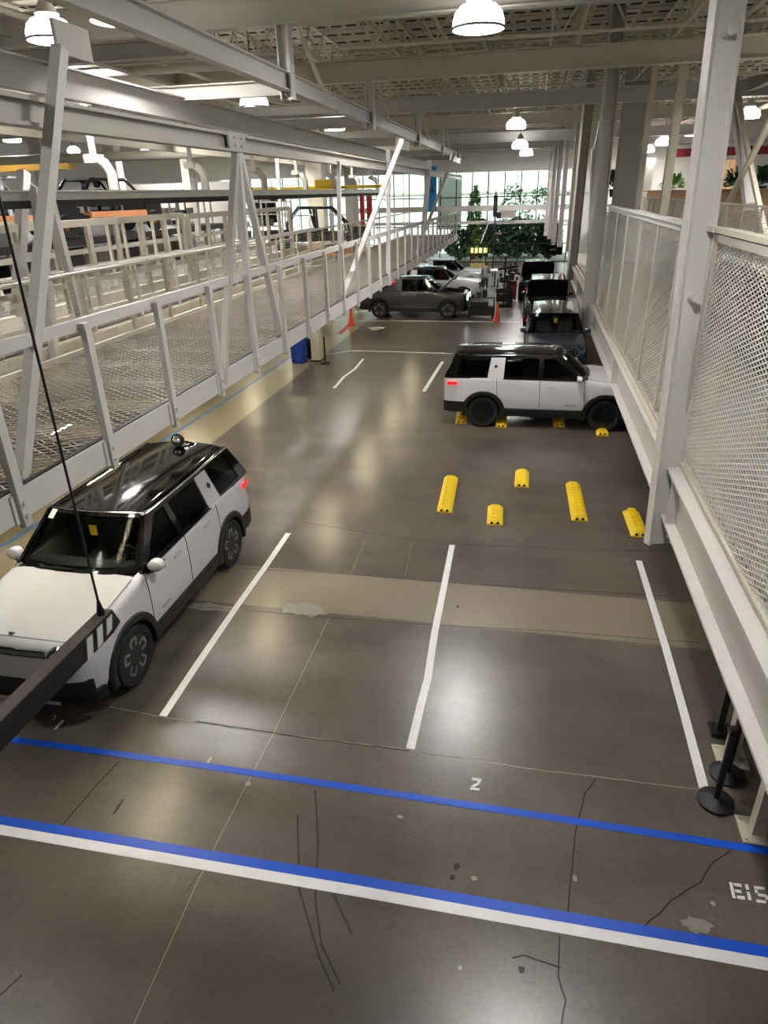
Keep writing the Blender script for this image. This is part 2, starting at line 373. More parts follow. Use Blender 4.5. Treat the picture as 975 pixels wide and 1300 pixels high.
def build_vehicle(root, kind='suv', paint='carwhite', rims=('dark', 'alloy'), hood_open=False, detail=True, silver_trim=True, tailgate_open=False, roof='gblack', lit=False, roof_pod=False, tag_yellow=False):
    pk = kind == 'pickup'
    RA = -3.45 if pk else -3.075                          # rear axle
    XE = RA-1.05                                          # rear end
    pm = M[paint]
    tab = list(SUV_TAB) + [(RA+.6, 1.0, 1.335, .32, .02), (RA, 1.0, 1.345, .34, .02), (XE+.32, .985, 1.345, .40, .02), (XE+.14, .955, 1.34, .44, .02), (XE+.05, .91, 1.32, .47, .02), (XE, .84, 1.28, .50, .01)]
    # --- painted shell
    b = MB(); xs = sorted({t[0] for t in tab} | {-.5-.35*i for i in range(1, int((-.5-XE-.35)/.35))}, reverse=True)
    rows = []
    for x in xs:
        W, zt, zb, cr = interp(tab, x)
        hood = x > -.5
        h = [(0, zb), (.82*W, zb), (.955*W, zb+.05), (.99*W, zb+.14), (1.0*W, .68), (.998*W, .84), (.988*W, 1.0), (.965*W, zt-.10), (.945*W, zt-.045), (.90*W, zt-.008), (.80*W, zt+.01), (.5*W, zt+cr*.7), (0, zt+cr)]
        h = [(y, min(z, zt+cr)) for y, z in h]
        rows.append([Vector((x, y, z)) for y, z in h] + [Vector((x, -y, z)) for y, z in reversed(h[1:-1])])
    b.loft(rows)
    body = b.build('body', [pm, M['black']], root)
    cut = []
    for xx in (0, RA):
        for s in (1, -1):
            c = MB(); c.lathe([(.475, 0), (.475, .55)], 40, Matrix.Translation((xx, s*.6, WR+.01)) @ Matrix.Rotation(-s*PI/2, 4, 'X')); c.cur = 0
            cut.append(c.build('cutter', M['black'], root))
    c = MB(); x1 = -2.35 if pk else XE+.22; c.box((x1, -.86, .55), (-.46, .86, 1.5)); cut.append(c.build('cutter', M['seat'], root))
    if pk: c = MB(); c.box((XE-.3 if tailgate_open else XE+.1, -.80, .78), (-2.55, .80, 1.6)); cut.append(c.build('cutter', M['black'], root))
    if hood_open: c = MB(); c.box((-.2, -.72, .75), (.72, .72, 1.4)); cut.append(c.build('cutter', M['black'], root))
    boolean(body, cut)
    for c in cut: rm(c)
    shade(body.data, 32)
    # --- black lower cladding, arches, bumpers
    for s in (1, -1):
        k = MB(); k.loft([[Vector((x, s*y, z)) for y, z in ((.90, .30), (1.005, .33), (1.015, .40), (1.012, .52), (.99, .55), (.90, .55))] for x in (-.50, RA+.50)])
        k.build('sill_cladding', M['black'], root, 30)
    for xx in (0, RA):
        for s in (1, -1):
            f = MB(); rows = []
            for i in range(25):
                a = math.radians(-14+208*i/24); ca, sa = math.cos(a), math.sin(a)
                W = interp(tab, xx+.5*ca)[0]
                W = min(W, 1.0)
                ro = .545+.025*abs(ca)
                rows.append([Vector((xx+ca*r, s*(W+d), WR+.01+sa*r)) for r, d in ((.455, -.10), (.455, .022), (.475, .03), (ro-.015, .02), (ro, .0), (ro, -.10))])
            f.loft(rows); f.build('wheel_arch', M['black'], root, 35)
    fb = MB(); band(fb, plan_front(.012)[2:-2], .36, .66, .12); band(fb, plan_front(.012)[1:-1], .33, .47, .10)
    fbo = fb.build('front_bumper', M['black'], root, 35)
    sk = MB(); band(sk, [(.945, .55), (.955, .2), (.956, 0), (.955, -.2), (.945, -.55)], .345, .40, .05); sk.build('skid_plate', M['dark'] if paint != 'carwhite' else M['galv'], fbo)
    def rear_plan(off=.012):
        h = [(XE+.62, .998), (XE+.32, .987), (XE+.14, .957), (XE+.05, .915), (XE, .84), (XE-.03, .5)]
        return [(x-off, y+off) for x, y in h] + [(XE-.035-off, 0)] + [(x-off, -y-off) for x, y in reversed(h)]
    rb = MB(); band(rb, rear_plan(), .40, .64, .12); band(rb, rear_plan(), .62, .68, .08); rb.build('rear_bumper', M['black'], root, 35)
    # --- nose: light bar, upright oval lamps, grille slot
    lb = MB(); band(lb, [(x+.012, y) for x, y in plan_front()[5:-5]], 1.02, 1.075, .05); lb.cur = 0
    lbo = lb.build('light_bar', M['ledbar'] if lit else M['lens'], root, 35)
    fr = MB(); band(fr, [(x+.007, y) for x, y in plan_front()[5:-5]], .995, 1.095, .05); fr.build('light_bar_frame', M['gblack'], lbo, 35)
    for s in (1, -1):
        hl = MB(); ring = []; cx_ = .92
        for i in range(24):
            a = 2*PI*i/24; dz = .055 if math.sin(a) > 0 else -.055
            ring.append(Vector((0, math.cos(a)*.085, math.sin(a)*.085+dz)))
        C0 = Vector((cx_, s*.66, .985))
        M1 = Matrix.Translation(C0) @ Matrix.Rotation(s*.35, 4, 'Z')
        hl.loft([[M1 @ (v*1.25+Vector((-.04, 0, 0))) for v in ring], [M1 @ (v*1.25+Vector((.02, 0, 0))) for v in ring], [M1 @ (v*1.1+Vector((.03, 0, 0))) for v in ring]])
        h = hl.build('headlight', M['gblack'], root, 40)
        le = MB(); a_ = [M1 @ (v*1.0+Vector((.028, 0, 0))) for v in ring]; b_ = [M1 @ (v*.98+Vector((.04, 0, 0))) for v in ring]
        i1 = [M1 @ (v*.55+Vector((.038, 0, 0))) for v in ring]; i0 = [M1 @ (v*.55+Vector((.028, 0, 0))) for v in ring]
        le.grid([a_, b_, i1, i0, a_], True)
        le.build('headlight_ring', M['ledbar'] if lit else M['lens'], h, 40)
    # --- bonnet lid
    hd = MB(); rows = []; N = 12
    for x in (.80, .76, .6, .4, .2, 0, -.2, -.40):
        W, zt, zb, cr = interp(tab, x); w2 = min(.87*W, .87) if x < .79 else .72
        row = []
        for i in range(N+1):
            y = -w2+2*w2*i/N; t = abs(y)/W
            z = zt+.01 if t > .8 else (zt+.01+(cr*.7-.01)*(.8-t)/.3 if t > .5 else zt+cr*(1-.3*t/.5))
            row.append((y, z))
        rows.append((x, row))
    hinge = Vector((-.40, 0, 1.3))
    Rm = Matrix.Translation(hinge) @ Matrix.Rotation(-math.radians(48), 4, 'Y') @ Matrix.Translation(-hinge) if hood_open else Matrix()
    top = [[Rm @ Vector((x, y, z+.012)) for y, z in r] for x, r in rows]; bot = [[Rm @ Vector((x, y, z-.02)) for y, z in r] for x, r in rows]
    hd.loft([t+list(reversed(bt)) for t, bt in zip(top, bot)])
    hdo = hd.build('bonnet', pm, root, 25)
    if detail and not hood_open:
        em = MB(); em.prism([(.765, .045, 1.185), (.80, .02, 1.175), (.80, -.02, 1.175), (.765, -.045, 1.185)], (0, 0, .018)); em.build('badge', M['chrome'], hdo)
    if hood_open:
        un = MB(); un.prism([Rm @ Vector(p) for p in ((.68, .66, 1.155), (-.3, .74, 1.26), (-.3, -.74, 1.26), (.68, -.66, 1.155))], Rm.to_3x3() @ Vector((0, 0, -.012))); un.build('bonnet_liner', M['black'], hdo)
    # --- upper body
    zb, zr = 1.32, 1.865
    yl = lambda z: .925+(.735-.925)*(z-zb)/(zr-zb)
    xr = -2.42 if pk else XE+.30                          # roof rear edge
    def sp(x, z, s, d=0.): return Vector((x, s*(yl(z)+d), z))
    def panel(name, poly, m, d=0., th=.03, parent=root):
        for s in (1, -1):
            q = MB(); q.prism([sp(x, z, s, d) for x, z in poly], (0, -s*th, 0)); q.build(name, m, parent)
    # windscreen
    def ws(v, t, d=0):                                    # v -1..1, t 0 bottom .. 1 top
        x0 = -.34-.25*abs(v)**2.2; x1 = -1.07-.12*abs(v)**2
        return Vector((x0+(x1-x0)*t, v*(.875+(.71-.875)*t), zb-.02+(zr+.03-zb)*t-.03*abs(v)**2*t+d))
    V = [-1+2*i/12 for i in range(13)]
    q = MB(); q.loft([[ws(v, t) for v in V]+[ws(v, t, -.012)+Vector((-.01, 0, 0)) for v in reversed(V)] for t in (.0, .25, .5, .75, 1)])
    wso = q.build('windscreen', M['glass'], root, 30)
    q = MB()                                              # black surround of the screen
    for (v0, v1, t0, t1) in ((-1.03, 1.03, -.02, .10), (-1.03, 1.03, .93, 1.02), (-1.05, -.93, -.02, 1.02), (.93, 1.05, -.02, 1.02)):
        vv = [v0+(v1-v0)*i/10 for i in range(11)]
        q.loft([[ws(v, t, .012) for v in vv]+[ws(v, t, -.016)+Vector((-.012, 0, 0)) for v in reversed(vv)] for t in (t0, (t0+t1)/2, t1)])
    q.build('windscreen_surround', M['gblack'], wso, 30)
    q = MB(); q.tube([ws(-.55, .04, .03), ws(.02, .075, .03)], .008, 6); q.tube([ws(.1, .04, .03), ws(.66, .075, .03)], .008, 6); q.build('wiper', M['black'], wso)
    # pillars and rails (gloss black, the rear quarter post in body colour)
    zt0, zt1 = zr-.07, zr
    if not pk:
        panel('roof_rail', [(-1.11, zt1), (-1.19, zt0), (xr+.02, zt0), (xr+.05, zt1)], M['gblack'], .004, .05)
        panel('pillar', [(-.55, zb-.02), (-.68, zb-.02), (-1.31, zt0), (-1.15, zt1)], M['gblack'], .003, .05)
        panel('pillar', [(-1.60, zb-.02), (-1.74, zb-.02), (-1.70, zt0+.01), (-1.58, zt0+.01)], M['gblack'], .003, .05)
        panel('quarter_post', [(-2.58, zb-.02), (-3.00, zb-.02), (-2.92, zt0+.012), (-2.56, zt0+.012)], pm, .008, .06)
        panel('pillar', [(-3.80, zb-.02), (XE, zb-.02), (XE+.05, zb+.1), (xr, zt1), (-3.70, zt0+.01)], M['gblack'], .003, .06)
        panel('window_sill', [(-.55, zb-.03), (-.55, zb+.028), (XE+.04, zb+.028), (XE+.04, zb-.03)], M['gblack'], .006, .05)
        panel('side_window', [(-.66, zb), (-1.29, zt0+.01), (-1.60, zt0+.01), (-1.62, zb)], M['tint'], -.004, .008)
        panel('side_window', [(-1.70, zb), (-1.68, zt0+.01), (-2.56, zt0+.01), (-2.60, zb)], M['tint'], -.004, .008)
        panel('side_window', [(-2.98, zb), (-2.90, zt0+.01), (-3.72, zt0+.01), (-3.82, zb)], M['tint'], -.004, .008)
        rg = MB(); rg.prism([(XE+.03, .82, zb), (xr+.04, .70, zr-.03), (xr+.04, -.70, zr-.03), (XE+.03, -.82, zb)], (.012, 0, 0)); rg.build('rear_window', M['tint'], root)
        tl = MB(); 
    else:
        panel('roof_rail', [(-1.11, zt1), (-1.19, zt0), (xr-.02, zt0), (xr-.02, zt1)], M['gblack'], .004, .05)
        panel('pillar', [(-.55, zb-.02), (-.68, zb-.02), (-1.31, zt0), (-1.15, zt1)], M['gblack'], .003, .05)
        panel('pillar', [(-1.52, zb-.02), (-1.64, zb-.02), (-1.60, zt0+.01), (-1.50, zt0+.01)], M['gblack'], .003, .05)
        panel('buttress', [(-2.30, zb-.02), (-3.20, zb-.01), (-3.16, zb+.05), (-2.45, zt1), (-2.30, zt1-.02)], pm, .006, .07)
        panel('window_sill', [(-.55, zb-.03), (-.55, zb+.028), (-2.36, zb+.028), (-2.36, zb-.03)], M['gblack'], .006, .05)
        panel('side_window', [(-.66, zb), (-1.29, zt0+.01), (-1.52, zt0+.01), (-1.54, zb)], M['tint'], -.004, .008)
        panel('side_window', [(-1.60, zb), (-1.58, zt0+.01), (-2.30, zt0+.01), (-2.34, zb)], M['tint'], -.004, .008)
        rg = MB(); rg.prism([(-2.36, .86, zb-.3), (-2.36, .84, zb), (-2.40, .72, zr-.03), (-2.40, -.72, zr-.03), (-2.36, -.84, zb), (-2.36, -.86, zb-.3)], (-.02, 0, 0)); rg.build('rear_window', M['tint'], root)
        if tailgate_open:
            tg = MB(); tg.prism([(XE+.02, .78, .70), (XE-.50, .74, .86), (XE-.52, .74, .95), (XE-.02, .78, .82)], (0, -1.56, 0)); tg.build('tailgate', pm, root)
    # roof
    rf = MB(); rows = []
    x0s = [(-1.09-.09*abs(v)**2) for v in V]
    for i in range(9):
        t = i/8; row = []
        for v, xa in zip(V, x0s):
            xb = xr-.06+.10*abs(v)**2; x = xa+(xb-xa)*t
            z = zr-.012+.075*(1-abs(v)**2.4)*(1-.35*abs(2*t-1)**3)
            row.append(Vector((x, v*.745, z)))
        rows.append(row)
    rf.loft([r+[p-Vector((0, 0, .045)) for p in reversed(r)] for r in rows])
    ro = rf.build('roof', M[roof], root, 30)
    if silver_trim:
        for s in (1, -1):
            q = MB(); q.tube([Vector((x, s*.748, zr-.008)) for x in (-1.18, -1.8, -2.6, xr)], .009, 6); q.build('roof_trim', M['chrome'], ro)
        q = MB(); q.tube([ws(v, 1.0, .016)+Vector((.006, 0, 0)) for v in V], .011, 6); q.build('roof_trim', M['chrome'], ro)
    if not pk and detail:
        for s in (1, -1):
            q = MB(); q.tube([Vector((x, s*.66, zr+.035-(.02 if i in (0, 4) else 0))) for i, x in enumerate((-1.3, -1.5, -2.4, -3.3, -3.5))], .010, 6)
            q.build('roof_rack_rail', M['gblack'], ro, 40)
    # --- lamps behind, mirrors, handles, seams
    for s in (1, -1):
        q = MB(); q.prism([(XE+.36, s*.985, 1.12), (XE+.10, s*.955, 1.11), (XE+.10, s*.955, 1.20), (XE+.36, s*.978, 1.20)], (0, s*.012, 0)); q.build('tail_light', M['taillit'], root)
        mr = MB(); cs = []
        for (dx, sc) in ((.07, .55), (.05, .9), (-.02, 1.0), (-.06, .92)):
            cs.append([Vector((-.70+dx, s*(1.06+.115*sc*math.cos(2*PI*i/14)), 1.36+.085*sc*math.sin(2*PI*i/14))) for i in range(14)])
        mr.loft(cs); mo = mr.build('mirror', pm if paint != 'cargrey' else M['black'], root, 40)
        q = MB(); q.bar((-.66, s*.90, 1.26), (-.69, s*1.03, 1.295), .09, .035); q.prism([(-.762, s*.97, 1.30), (-.762, s*1.15, 1.30), (-.762, s*1.16, 1.42), (-.762, s*.965, 1.42)], (-.004, 0, 0)); q.build('mirror_foot', M['gblack'], mo)
        for hx in ((-1.42, -2.15) if pk else (-1.38, -2.34)):
            q = MB(); q.bar((hx-.1, s*.985, 1.14), (hx+.1, s*.985, 1.14), .03, .035); q.build('door_handle', pm if paint != 'cargrey' else M['chrome'], root)
        if detail:
            q = MB()
            for dx in (-.52, -1.64 if not pk else -1.55, -2.72 if not pk else -2.42):
                q.tube([(dx, s*.997, .57), (dx, s*1.001, .68), (dx-.01, s*1.0, .84), (dx-.02, s*.989, 1.0), (dx-.03, s*.972, 1.22), (dx-.03, s*.955, 1.285)], .006, 6)
            q.bar((-.58, s*.952, 1.285), (-2.6, s*.952, 1.295), .012, .014)
            q.build('door_seam', M['black'], root)
            if not pk:
                me = text_mesh('RIVIAN', .075); me.materials.append(M['dark'])
                o = bpy.data.objects.new('lettering', me); col.objects.link(o); o.parent = root
                o.location = (-.86, s*1.003, .66); o.rotation_euler = (PI/2, 0, PI if s > 0 else 0)
                q = MB(); q.prism([(-2.79, s*.845, 1.65), (-2.74, s*.862, 1.60), (-2.79, s*.876, 1.55), (-2.84, s*.862, 1.60)], (0, s*.012, 0)); q.build('badge', M['dark'], root)
    # --- cabin
    q = MB(); q.box((-.66, -.80, 1.1), (-.44, .80, 1.27)); q.loft([[Vector((x, y, z)) for x, z in ((-.47, .8), (-1.02, .8), (-1.04, 1.13), (-.96, 1.22), (-.64, 1.27), (-.47, 1.27))] for y in (-.84, .84)])
    q.build('dashboard', M['dash'], root, 30)
    A = Matrix.Translation((-1.14, .38, 1.25)) @ Matrix.Rotation(-1.15, 4, 'Y')
    q = MB(); q.lathe([(.165+.014*math.cos(2*PI*i/8), .014*math.sin(2*PI*i/8)) for i in range(8)], 28, A, close=True); q.bar(A @ Vector((0, -.16, 0)), A @ Vector((0, .16, 0)), .05, .02); q.bar(A @ Vector((0, 0, 0)), A @ Vector((0, 0, -.15)), .06, .06)
    q.build('steering_wheel', M['dark'], root, 40)
    sm = None
    for yy in (.40, -.40): seat_mesh(.5).build('seat', M['seat'], root, 40, (-1.6, yy, .70))
    for xx in ((-2.0,) if pk else (-2.5, -3.35)): seat_mesh(1.3).build('seat', M['seat'], root, 40, (xx, 0, .70))
    q = MB(); q.box((-1.06, -.11, zr-.16), (-1.03, .11, zr-.09)); q.tube([(-1.05, 0, zr-.1), (-1.02, 0, zr)], .012, 6); q.build('rear_view_mirror', M['black'], root)
    if detail:
        q = MB(); q.prism([ws(-.93, .80, .016), ws(-.80, .80, .016), ws(-.80, .97, .016), ws(-.93, .97, .016)], (.006, 0, .006)); q.build('window_sticker', M['paper'], wso)
    if tag_yellow:
        q = MB(); q.box((-1.02, -.06, zr-.31), (-1.015, .05, zr-.16)); q.build('hang_tag', M['yellow'], root)
    if roof_pod:
        q = MB(); q.lathe([(.0001, -.07), (.07, -.06), (.105, -.02), (.11, .03), (.10, .06), (.075, .065)], 20, Matrix.Translation((xr+.18, -.02, zr+.15)) @ Matrix.Rotation(1.2, 4, 'Y')); q.tube([(xr+.1, .0, zr+.10), (xr+.04, .16, zr+.05), (xr-.01, .2, zr-.02)], .022, 8)
        po = q.build('roof_mirror', M['black'], ro, 40)
        q = MB(); q.lathe([(.0001, .085), (.05, .075), (.075, .062)], 20, Matrix.Translation((xr+.18, -.02, zr+.15)) @ Matrix.Rotation(1.2, 4, 'Y')); q.build('roof_mirror_glass', M['chrome'], po, 60)
    for x in (0, RA):
        for y in (.865, -.865): wheel_parts(root, x, y, M['dark'] if rims[0] == 'dark' else M[rims[0]], M[rims[1]])
    q = MB(); q.box((RA-.3, -.6, .30), (.3, .6, .42)); q.tube([(0, -.8, WR), (0, .8, WR)], .05, 8); q.tube([(RA, -.8, WR), (RA, .8, WR)], .05, 8); q.build('underbody', M['black'], root)
    return root

def vehicle(name, label, cat, x, y, rz, group=None, **kw):
    return build_vehicle(empty(name, (x, y, 0), rz, label, cat, group), **kw)

# left SUV: left wheels stand on x=-4.71, nose towards the photographer
vehicle('suv', 'white SUV with black roof nosing towards the camera under the walkway', 'car', -5.62, 6.16, -PI/2, paint='carwhite', rims=('dark', 'alloy'), roof_pod=True, tag_yellow=True)
vehicle('suv', 'white SUV with black wheels parked sideways over yellow wheel stops', 'car', 2.10, 18.25, 0, paint='carwhite', rims=('gblack', 'darkalloy'), silver_trim=False)
vehicle('suv', 'slate blue SUV facing forward just behind the sideways white SUV', 'car', .98, 23.1, -PI/2, paint='carblue', rims=('gblack', 'darkalloy'), tag_yellow=True)
vehicle('pickup_truck', 'charcoal pickup truck with open bonnet and lowered tailgate', 'car', -3.85, 35.0, 0, kind='pickup', paint='cargrey', rims=('dark', 'alloy'), hood_open=True, tailgate_open=True, lit=True)
vehicle('suv', 'white SUV parked directly behind the charcoal pickup', 'car', -3.55, 39.6, 0, paint='carwhite', detail=False)
vehicle('pickup_truck', 'silver pickup truck in the farthest bay of the row behind the charcoal pickup', 'car', -3.6, 44.6, 0, kind='pickup', paint='carsilver', detail=False, roof='carwhite')
vehicle('suv', 'black SUV with raised bonnet in the lane behind the blue SUV', 'car', .85, 32.2, -PI/2, paint='carblack', hood_open=True, detail=False, rims=('gblack', 'darkalloy'), silver_trim=False)
vehicle('suv', 'black SUV with raised bonnet nearest the garden glass', 'car', .45, 40.5, -PI/2, paint='carblack', hood_open=True, detail=False, rims=('gblack', 'darkalloy'), silver_trim=False)

# ------------------------------------------------------------------ floor and its markings
fl = MB(); fl.box((-60, -12, -.3), (45, 63.2, 0)); struct(fl.build('floor', M['concrete']))
q = MB(); q.box((-60, -11, 0), (45, -10.7, 10.75)); struct(q.build('wall_back_sun_block', M['wall']))  # unseen wall added behind the camera to block the sun
def strip(name, pts, w, m, z=.004, th=.003):
    """flat painted or taped line following floor points"""
    pts = [Vector((p[0], p[1], 0)) for p in pts]; rows = []
    for i, p in enumerate(pts):
        d = (pts[min(i+1, len(pts)-1)]-pts[max(i-1, 0)]).normalized(); n = Vector((-d.y, d.x, 0))*w/2
        rows.append([p+n+Vector((0, 0, .001)), p-n+Vector((0, 0, .001)), p-n+Vector((0, 0, z)), p+n+Vector((0, 0, z))])
    q = MB(); q.loft(rows); return q.build(name, m)
def fpts(*pp): return [P(x, y, Z=0) for x, y in pp]
def line(pp, w, m, label, group=None, name='floor_line', z=.004):
    o = strip(name, fpts(*pp), w, M[m], z); tag(o, label, 'floor marking', group)
line(((-60, 928), (15, 939), (250, 971), (500, 1008), (740, 1044), (990, 1083)), .085, 'tape_blue', 'upper blue tape line with bare concrete on both sides', name='floor_tape')
line(((-60, 1031), (0, 1041), (325, 1096), (454, 1117.5), (650, 1152.7), (1000, 1213)), .10, 'tape_blue', 'lower blue tape line laid along the white stripe', name='floor_tape')
line(((-60, 1043), (0, 1053), (325, 1109), (454, 1131), (650, 1166), (1000, 1228.5)), .11, 'tape_white', 'long white stripe touching the lower blue tape', name='floor_line', z=.003)
line(((366, 677), (338, 718), (300, 771), (250, 844), (207, 909)), .10, 'tape_white', 'white bay line nearest the left white SUV')
line(((574, 692), (563, 748), (552, 802), (543, 862), (534, 896), (521, 951)), .10, 'tape_white', 'bent white bay line in the middle of the floor')
line(((811, 712), (845, 822), (869, 908), (894, 1002)), .10, 'tape_white', 'white bay line running to the black stanchion bases')
line(((461, 456), (450, 469), (437, 478), (424, 493)), .10, 'tape_white', 'thin wavering white line behind the left white SUV')
line(((562, 459), (553, 473), (538, 497)), .12, 'tape_white', 'short white line behind the tail of the sideways white SUV')
line(((412, 449), (425, 449), (440, 446), (447, 445.3), (500, 446.5), (575, 449)), .09, 'tape_white', 'white cross line at the tail of the sideways white SUV')
line(((425, 406.4), (520, 407.6), (660, 409)), .11, 'tape_white', 'white cross line in front of the charcoal pickup')
line(((-20, 700), (8, 691), (222, 550), (300, 500), (362, 458), (415, 423)), .10, 'tape_blue_pale', 'pale blue aisle line running under the walkway', name='floor_tape')
line(((431, 424), (447, 409)), .22, 'tape_red', 'red tape patch beside the cone under the walkway', name='floor_tape')
# painted bay figures
def figures(polys, name, label):
    q = MB()
    for p in polys:
        pts = fpts(*p); q.prism([Vector((v.x, v.y, .0015)) for v in pts], (0, 0, .0025))
    tag(q.build(name, M['tape_white']), label, 'floor marking')
S = lambda ox, oy, s, pl: [[(ox+x/s, oy+y/s) for x, y in p] for p in pl]
figures(S(325, 900, 3, [[(820,262),(856,266),(859,277),(822,272)], [(846,267),(859,268),(853,284),(842,284)], [(836,284),(852,286),(832,299),(816,297)], [(816,300),(852,303),(851,311),(815,308)]]), 'bay_number', 'painted white figure 2 on the concrete above the blue tape')
figures(S(0, 740, 5.735, [[(450,1000),(468,1005),(408,1070),(388,1066)], [(388,963),(402,962),(410,972),(408,985),(396,996),(378,996),(394,986),(396,975)]]), 'bay_number', 'painted white figure 1 below the front wheel of the left white SUV')
e15 = [[(826,660),(838,662),(852,722),(840,720)], [(842,663),(872,667),(876,679),(846,675)], [(848,688),(872,691),(875,702),(851,699)], [(856,711),(886,714),(888,727),(858,723)],
       [(886,668),(899,669),(903,690),(891,688)], [(893,697),(905,699),(913,729),(900,728)],
       [(920,675),(960,679),(963,690),(923,686)], [(922,688),(934,690),(938,703),(926,701)], [(936,703),(966,707),(968,718),(938,714)], [(962,708),(974,712),(976,728),(966,727)], [(930,726),(966,731),(968,741),(932,737)]]
figures(S(650, 900, 3, e15), 'bay_number', 'painted white stencil E15 beside the right edge of the blue tapes')
figures(S(325, 180, 3, [[(424,708),(450,704),(492,706),(486,712),(450,710),(470,717),(440,716)]]), 'floor_arrow', 'small white painted arrow in front of the charcoal pickup')
# joints and cracks of the slab (setting)
def crack(pp, w, m, jit=0., z=.0022):
    pts = fpts(*pp)
    if jit:
        out = []
        for a, b in zip(pts, pts[1:]):
            n = max(2, int((b-a).length/.12))
            for i in range(n): out.append(a.lerp(b, i/n)+Vector((random.uniform(-jit, jit), random.uniform(-jit, jit), 0)))
        pts = out+[pts[-1]]
    struct(strip('trim_1', pts, w, m, z))
M['joint'] = mat('slab_joint', (70, 62, 54), .8); M['crack'] = mat('crack_line', (48, 42, 38), .8); M['scrape'] = mat('pale_scrape', (158, 148, 132), .6, noise=.2, nscale=8); M['stain'] = mat('dark_stain', (36, 33, 30), .6)
M['patch'] = mat('pale_floor_patch', (142, 138, 128), .35, noise=.15, nscale=6)
crack(((140, 897), (205, 910), (345, 931), (520, 952), (680, 977), (780, 989), (893, 1003)), .012, M['scrape'], .006)
crack(((250, 916), (345, 930), (400, 938), (520, 953)), .013, M['crack'], .008, .0026)
crack(((418, 784), (345, 935), (313, 996)), .008, M['scrape'], .001); crack(((313, 996), (255, 1110), (170, 1300)), .008, M['scrape'], .001)
crack(((464, 686), (445, 728)), .008, M['scrape']); crack(((523, 690), (514, 732)), .008, M['scrape'])
crack(((300, 721), (440, 729), (560, 739), (700, 748), (850, 757)), .01, M['joint']); crack(((190, 766), (330, 776), (420, 784), (540, 793), (700, 801), (890, 816)), .01, M['joint'])
crack(((380, 662), (470, 677), (570, 690), (720, 697), (850, 700)), .008, M['joint'], .004)
crack(((757, 988), (743, 1008), (730, 1060), (728, 1085), (721, 1160)), .013, M['crack'], .005)
crack(((710, 1188), (709, 1240), (718, 1270), (713, 1300)), .013, M['crack'], .005); crack(((650, 1216), (665, 1213), (700, 1225), (712, 1229)), .013, M['crack'], .003)
crack(((928, 1080), (905, 1095), (890, 1120), (852, 1143), (838, 1160), (820, 1174)), .013, M['crack'], .005)
crack(((152, 966), (120, 1000), (80, 1047)), .013, M['crack'], .003); crack(((0, 1264), (28, 1238)), .013, M['crack'], .002)
crack(((400, 1003), (404, 1070), (400, 1140), (408, 1200), (432, 1250)), .018, M['stain'], .002); crack(((378, 1035), (380, 1130), (405, 1215), (424, 1258)), .018, M['stain'], .002); crack(((423, 1135), (447, 1187)), .018, M['stain'], .002)
crack(((256, 1105), (236, 1133)), .006, M['stain'])
def blot(cx, cy, rx, ry, m, n=18, jag=.25, z=.002):
    c = P(cx, cy, Z=0); q = MB(); ax = (P(cx+rx, cy, Z=0)-c).length; ay = (P(cx, cy-ry, Z=0)-c).length
    q.prism([c+Vector((math.cos(2*PI*i/n)*ax*random.uniform(1-jag, 1+jag), math.sin(2*PI*i/n)*ay*random.uniform(1-jag, 1+jag), .0008)) for i in range(n)], (0, 0, z-.0008))
    struct(q.build('trim_2', m))
for a in ((580, 1100, 4, 5), (574, 1114, 3, 4), (150, 1025, 2, 9), (662, 1231, 4, 5), (581, 770, 1.5, 1.5)): blot(*a, M['stain'])
blot(385, 774, 28, 8, M['patch'], jag=.3); blot(268, 771, 38, 4, M['patch'], jag=.3); blot(885, 1175, 18, 9, M['patch'], jag=.3)
for a in ((602, 1115, 4, 3), (730, 1115, 3, 4), (315, 995, 4, 3), (508, 1037, 4, 2), (266, 965, 2, 4), (905, 1147, 3, 3), (584, 1229, 3, 3)): blot(*a, M['scrape'], jag=.15)

# ------------------------------------------------------------------ yellow wheel stops
def wheel_stop(pn, pf, label, w=.30):
    a = P(*pn, Z=0); b = P(*pf, Z=0); d = (b-a); L = d.length; ang = math.atan2(d.y, d.x)
    root = empty('wheel_stop', tuple(a.lerp(b, .5)), ang, label, 'wheel stop', 'yellow wheel stops')
    def sec(x, s=1.0, h=1.0): return [Vector((x, y*s*w, z*h)) for y, z in ((-.5, 0), (-.5, .03), (-.30, .085), (-.16, .10), (.16, .10), (.30, .085), (.5, .03), (.5, 0))]
    q = MB(); q.loft([sec(-L/2, .96, .45), sec(-L/2+.07, 1, 1), sec(L/2-.07, 1, 1), sec(L/2, .96, .45)]); q.build('body', M['yellow'], root, 30)
    q = MB()
    for k in range(max(2, int(L/.16))):
        x = -L/2+.14+k*.16
        if x > L/2-.12: break
        q.box((x, -.07, .10), (x+.09, .07, .106))
    q.build('tread_rib', M['yellow'], root)
    for s in (-1, 1):
        q = MB(); q.lathe([(.026, 0), (.026, .012), (.0001, .012)], 12, Matrix.Translation((-L/2+.012, s*.055, .045)) @ Matrix.Rotation(-PI/2+.3, 4, 'Y'))
        q.build('end_hole', M['black'], root)
wheel_stop((564, 651), (573, 607), 'long yellow wheel stop on open floor, nearest the middle white line end')
wheel_stop((628, 667), (629, 644), 'short yellow wheel stop nearest the camera between two longer ones')
wheel_stop((662, 619), (663, 599), 'short yellow wheel stop on open floor nearest the sideways white SUV')
wheel_stop((736, 662), (727, 615), 'long yellow wheel stop left of the big white bridge column')
wheel_stop((812, 682), (800, 650), 'yellow wheel stop half hidden by the foot of the bridge column')
wheel_stop((585, 538), (588, 519), 'yellow wheel stop under the tail of the sideways white SUV')
wheel_stop((636, 543), (637, 524), 'yellow wheel stop just ahead of the rear wheel of the sideways white SUV')
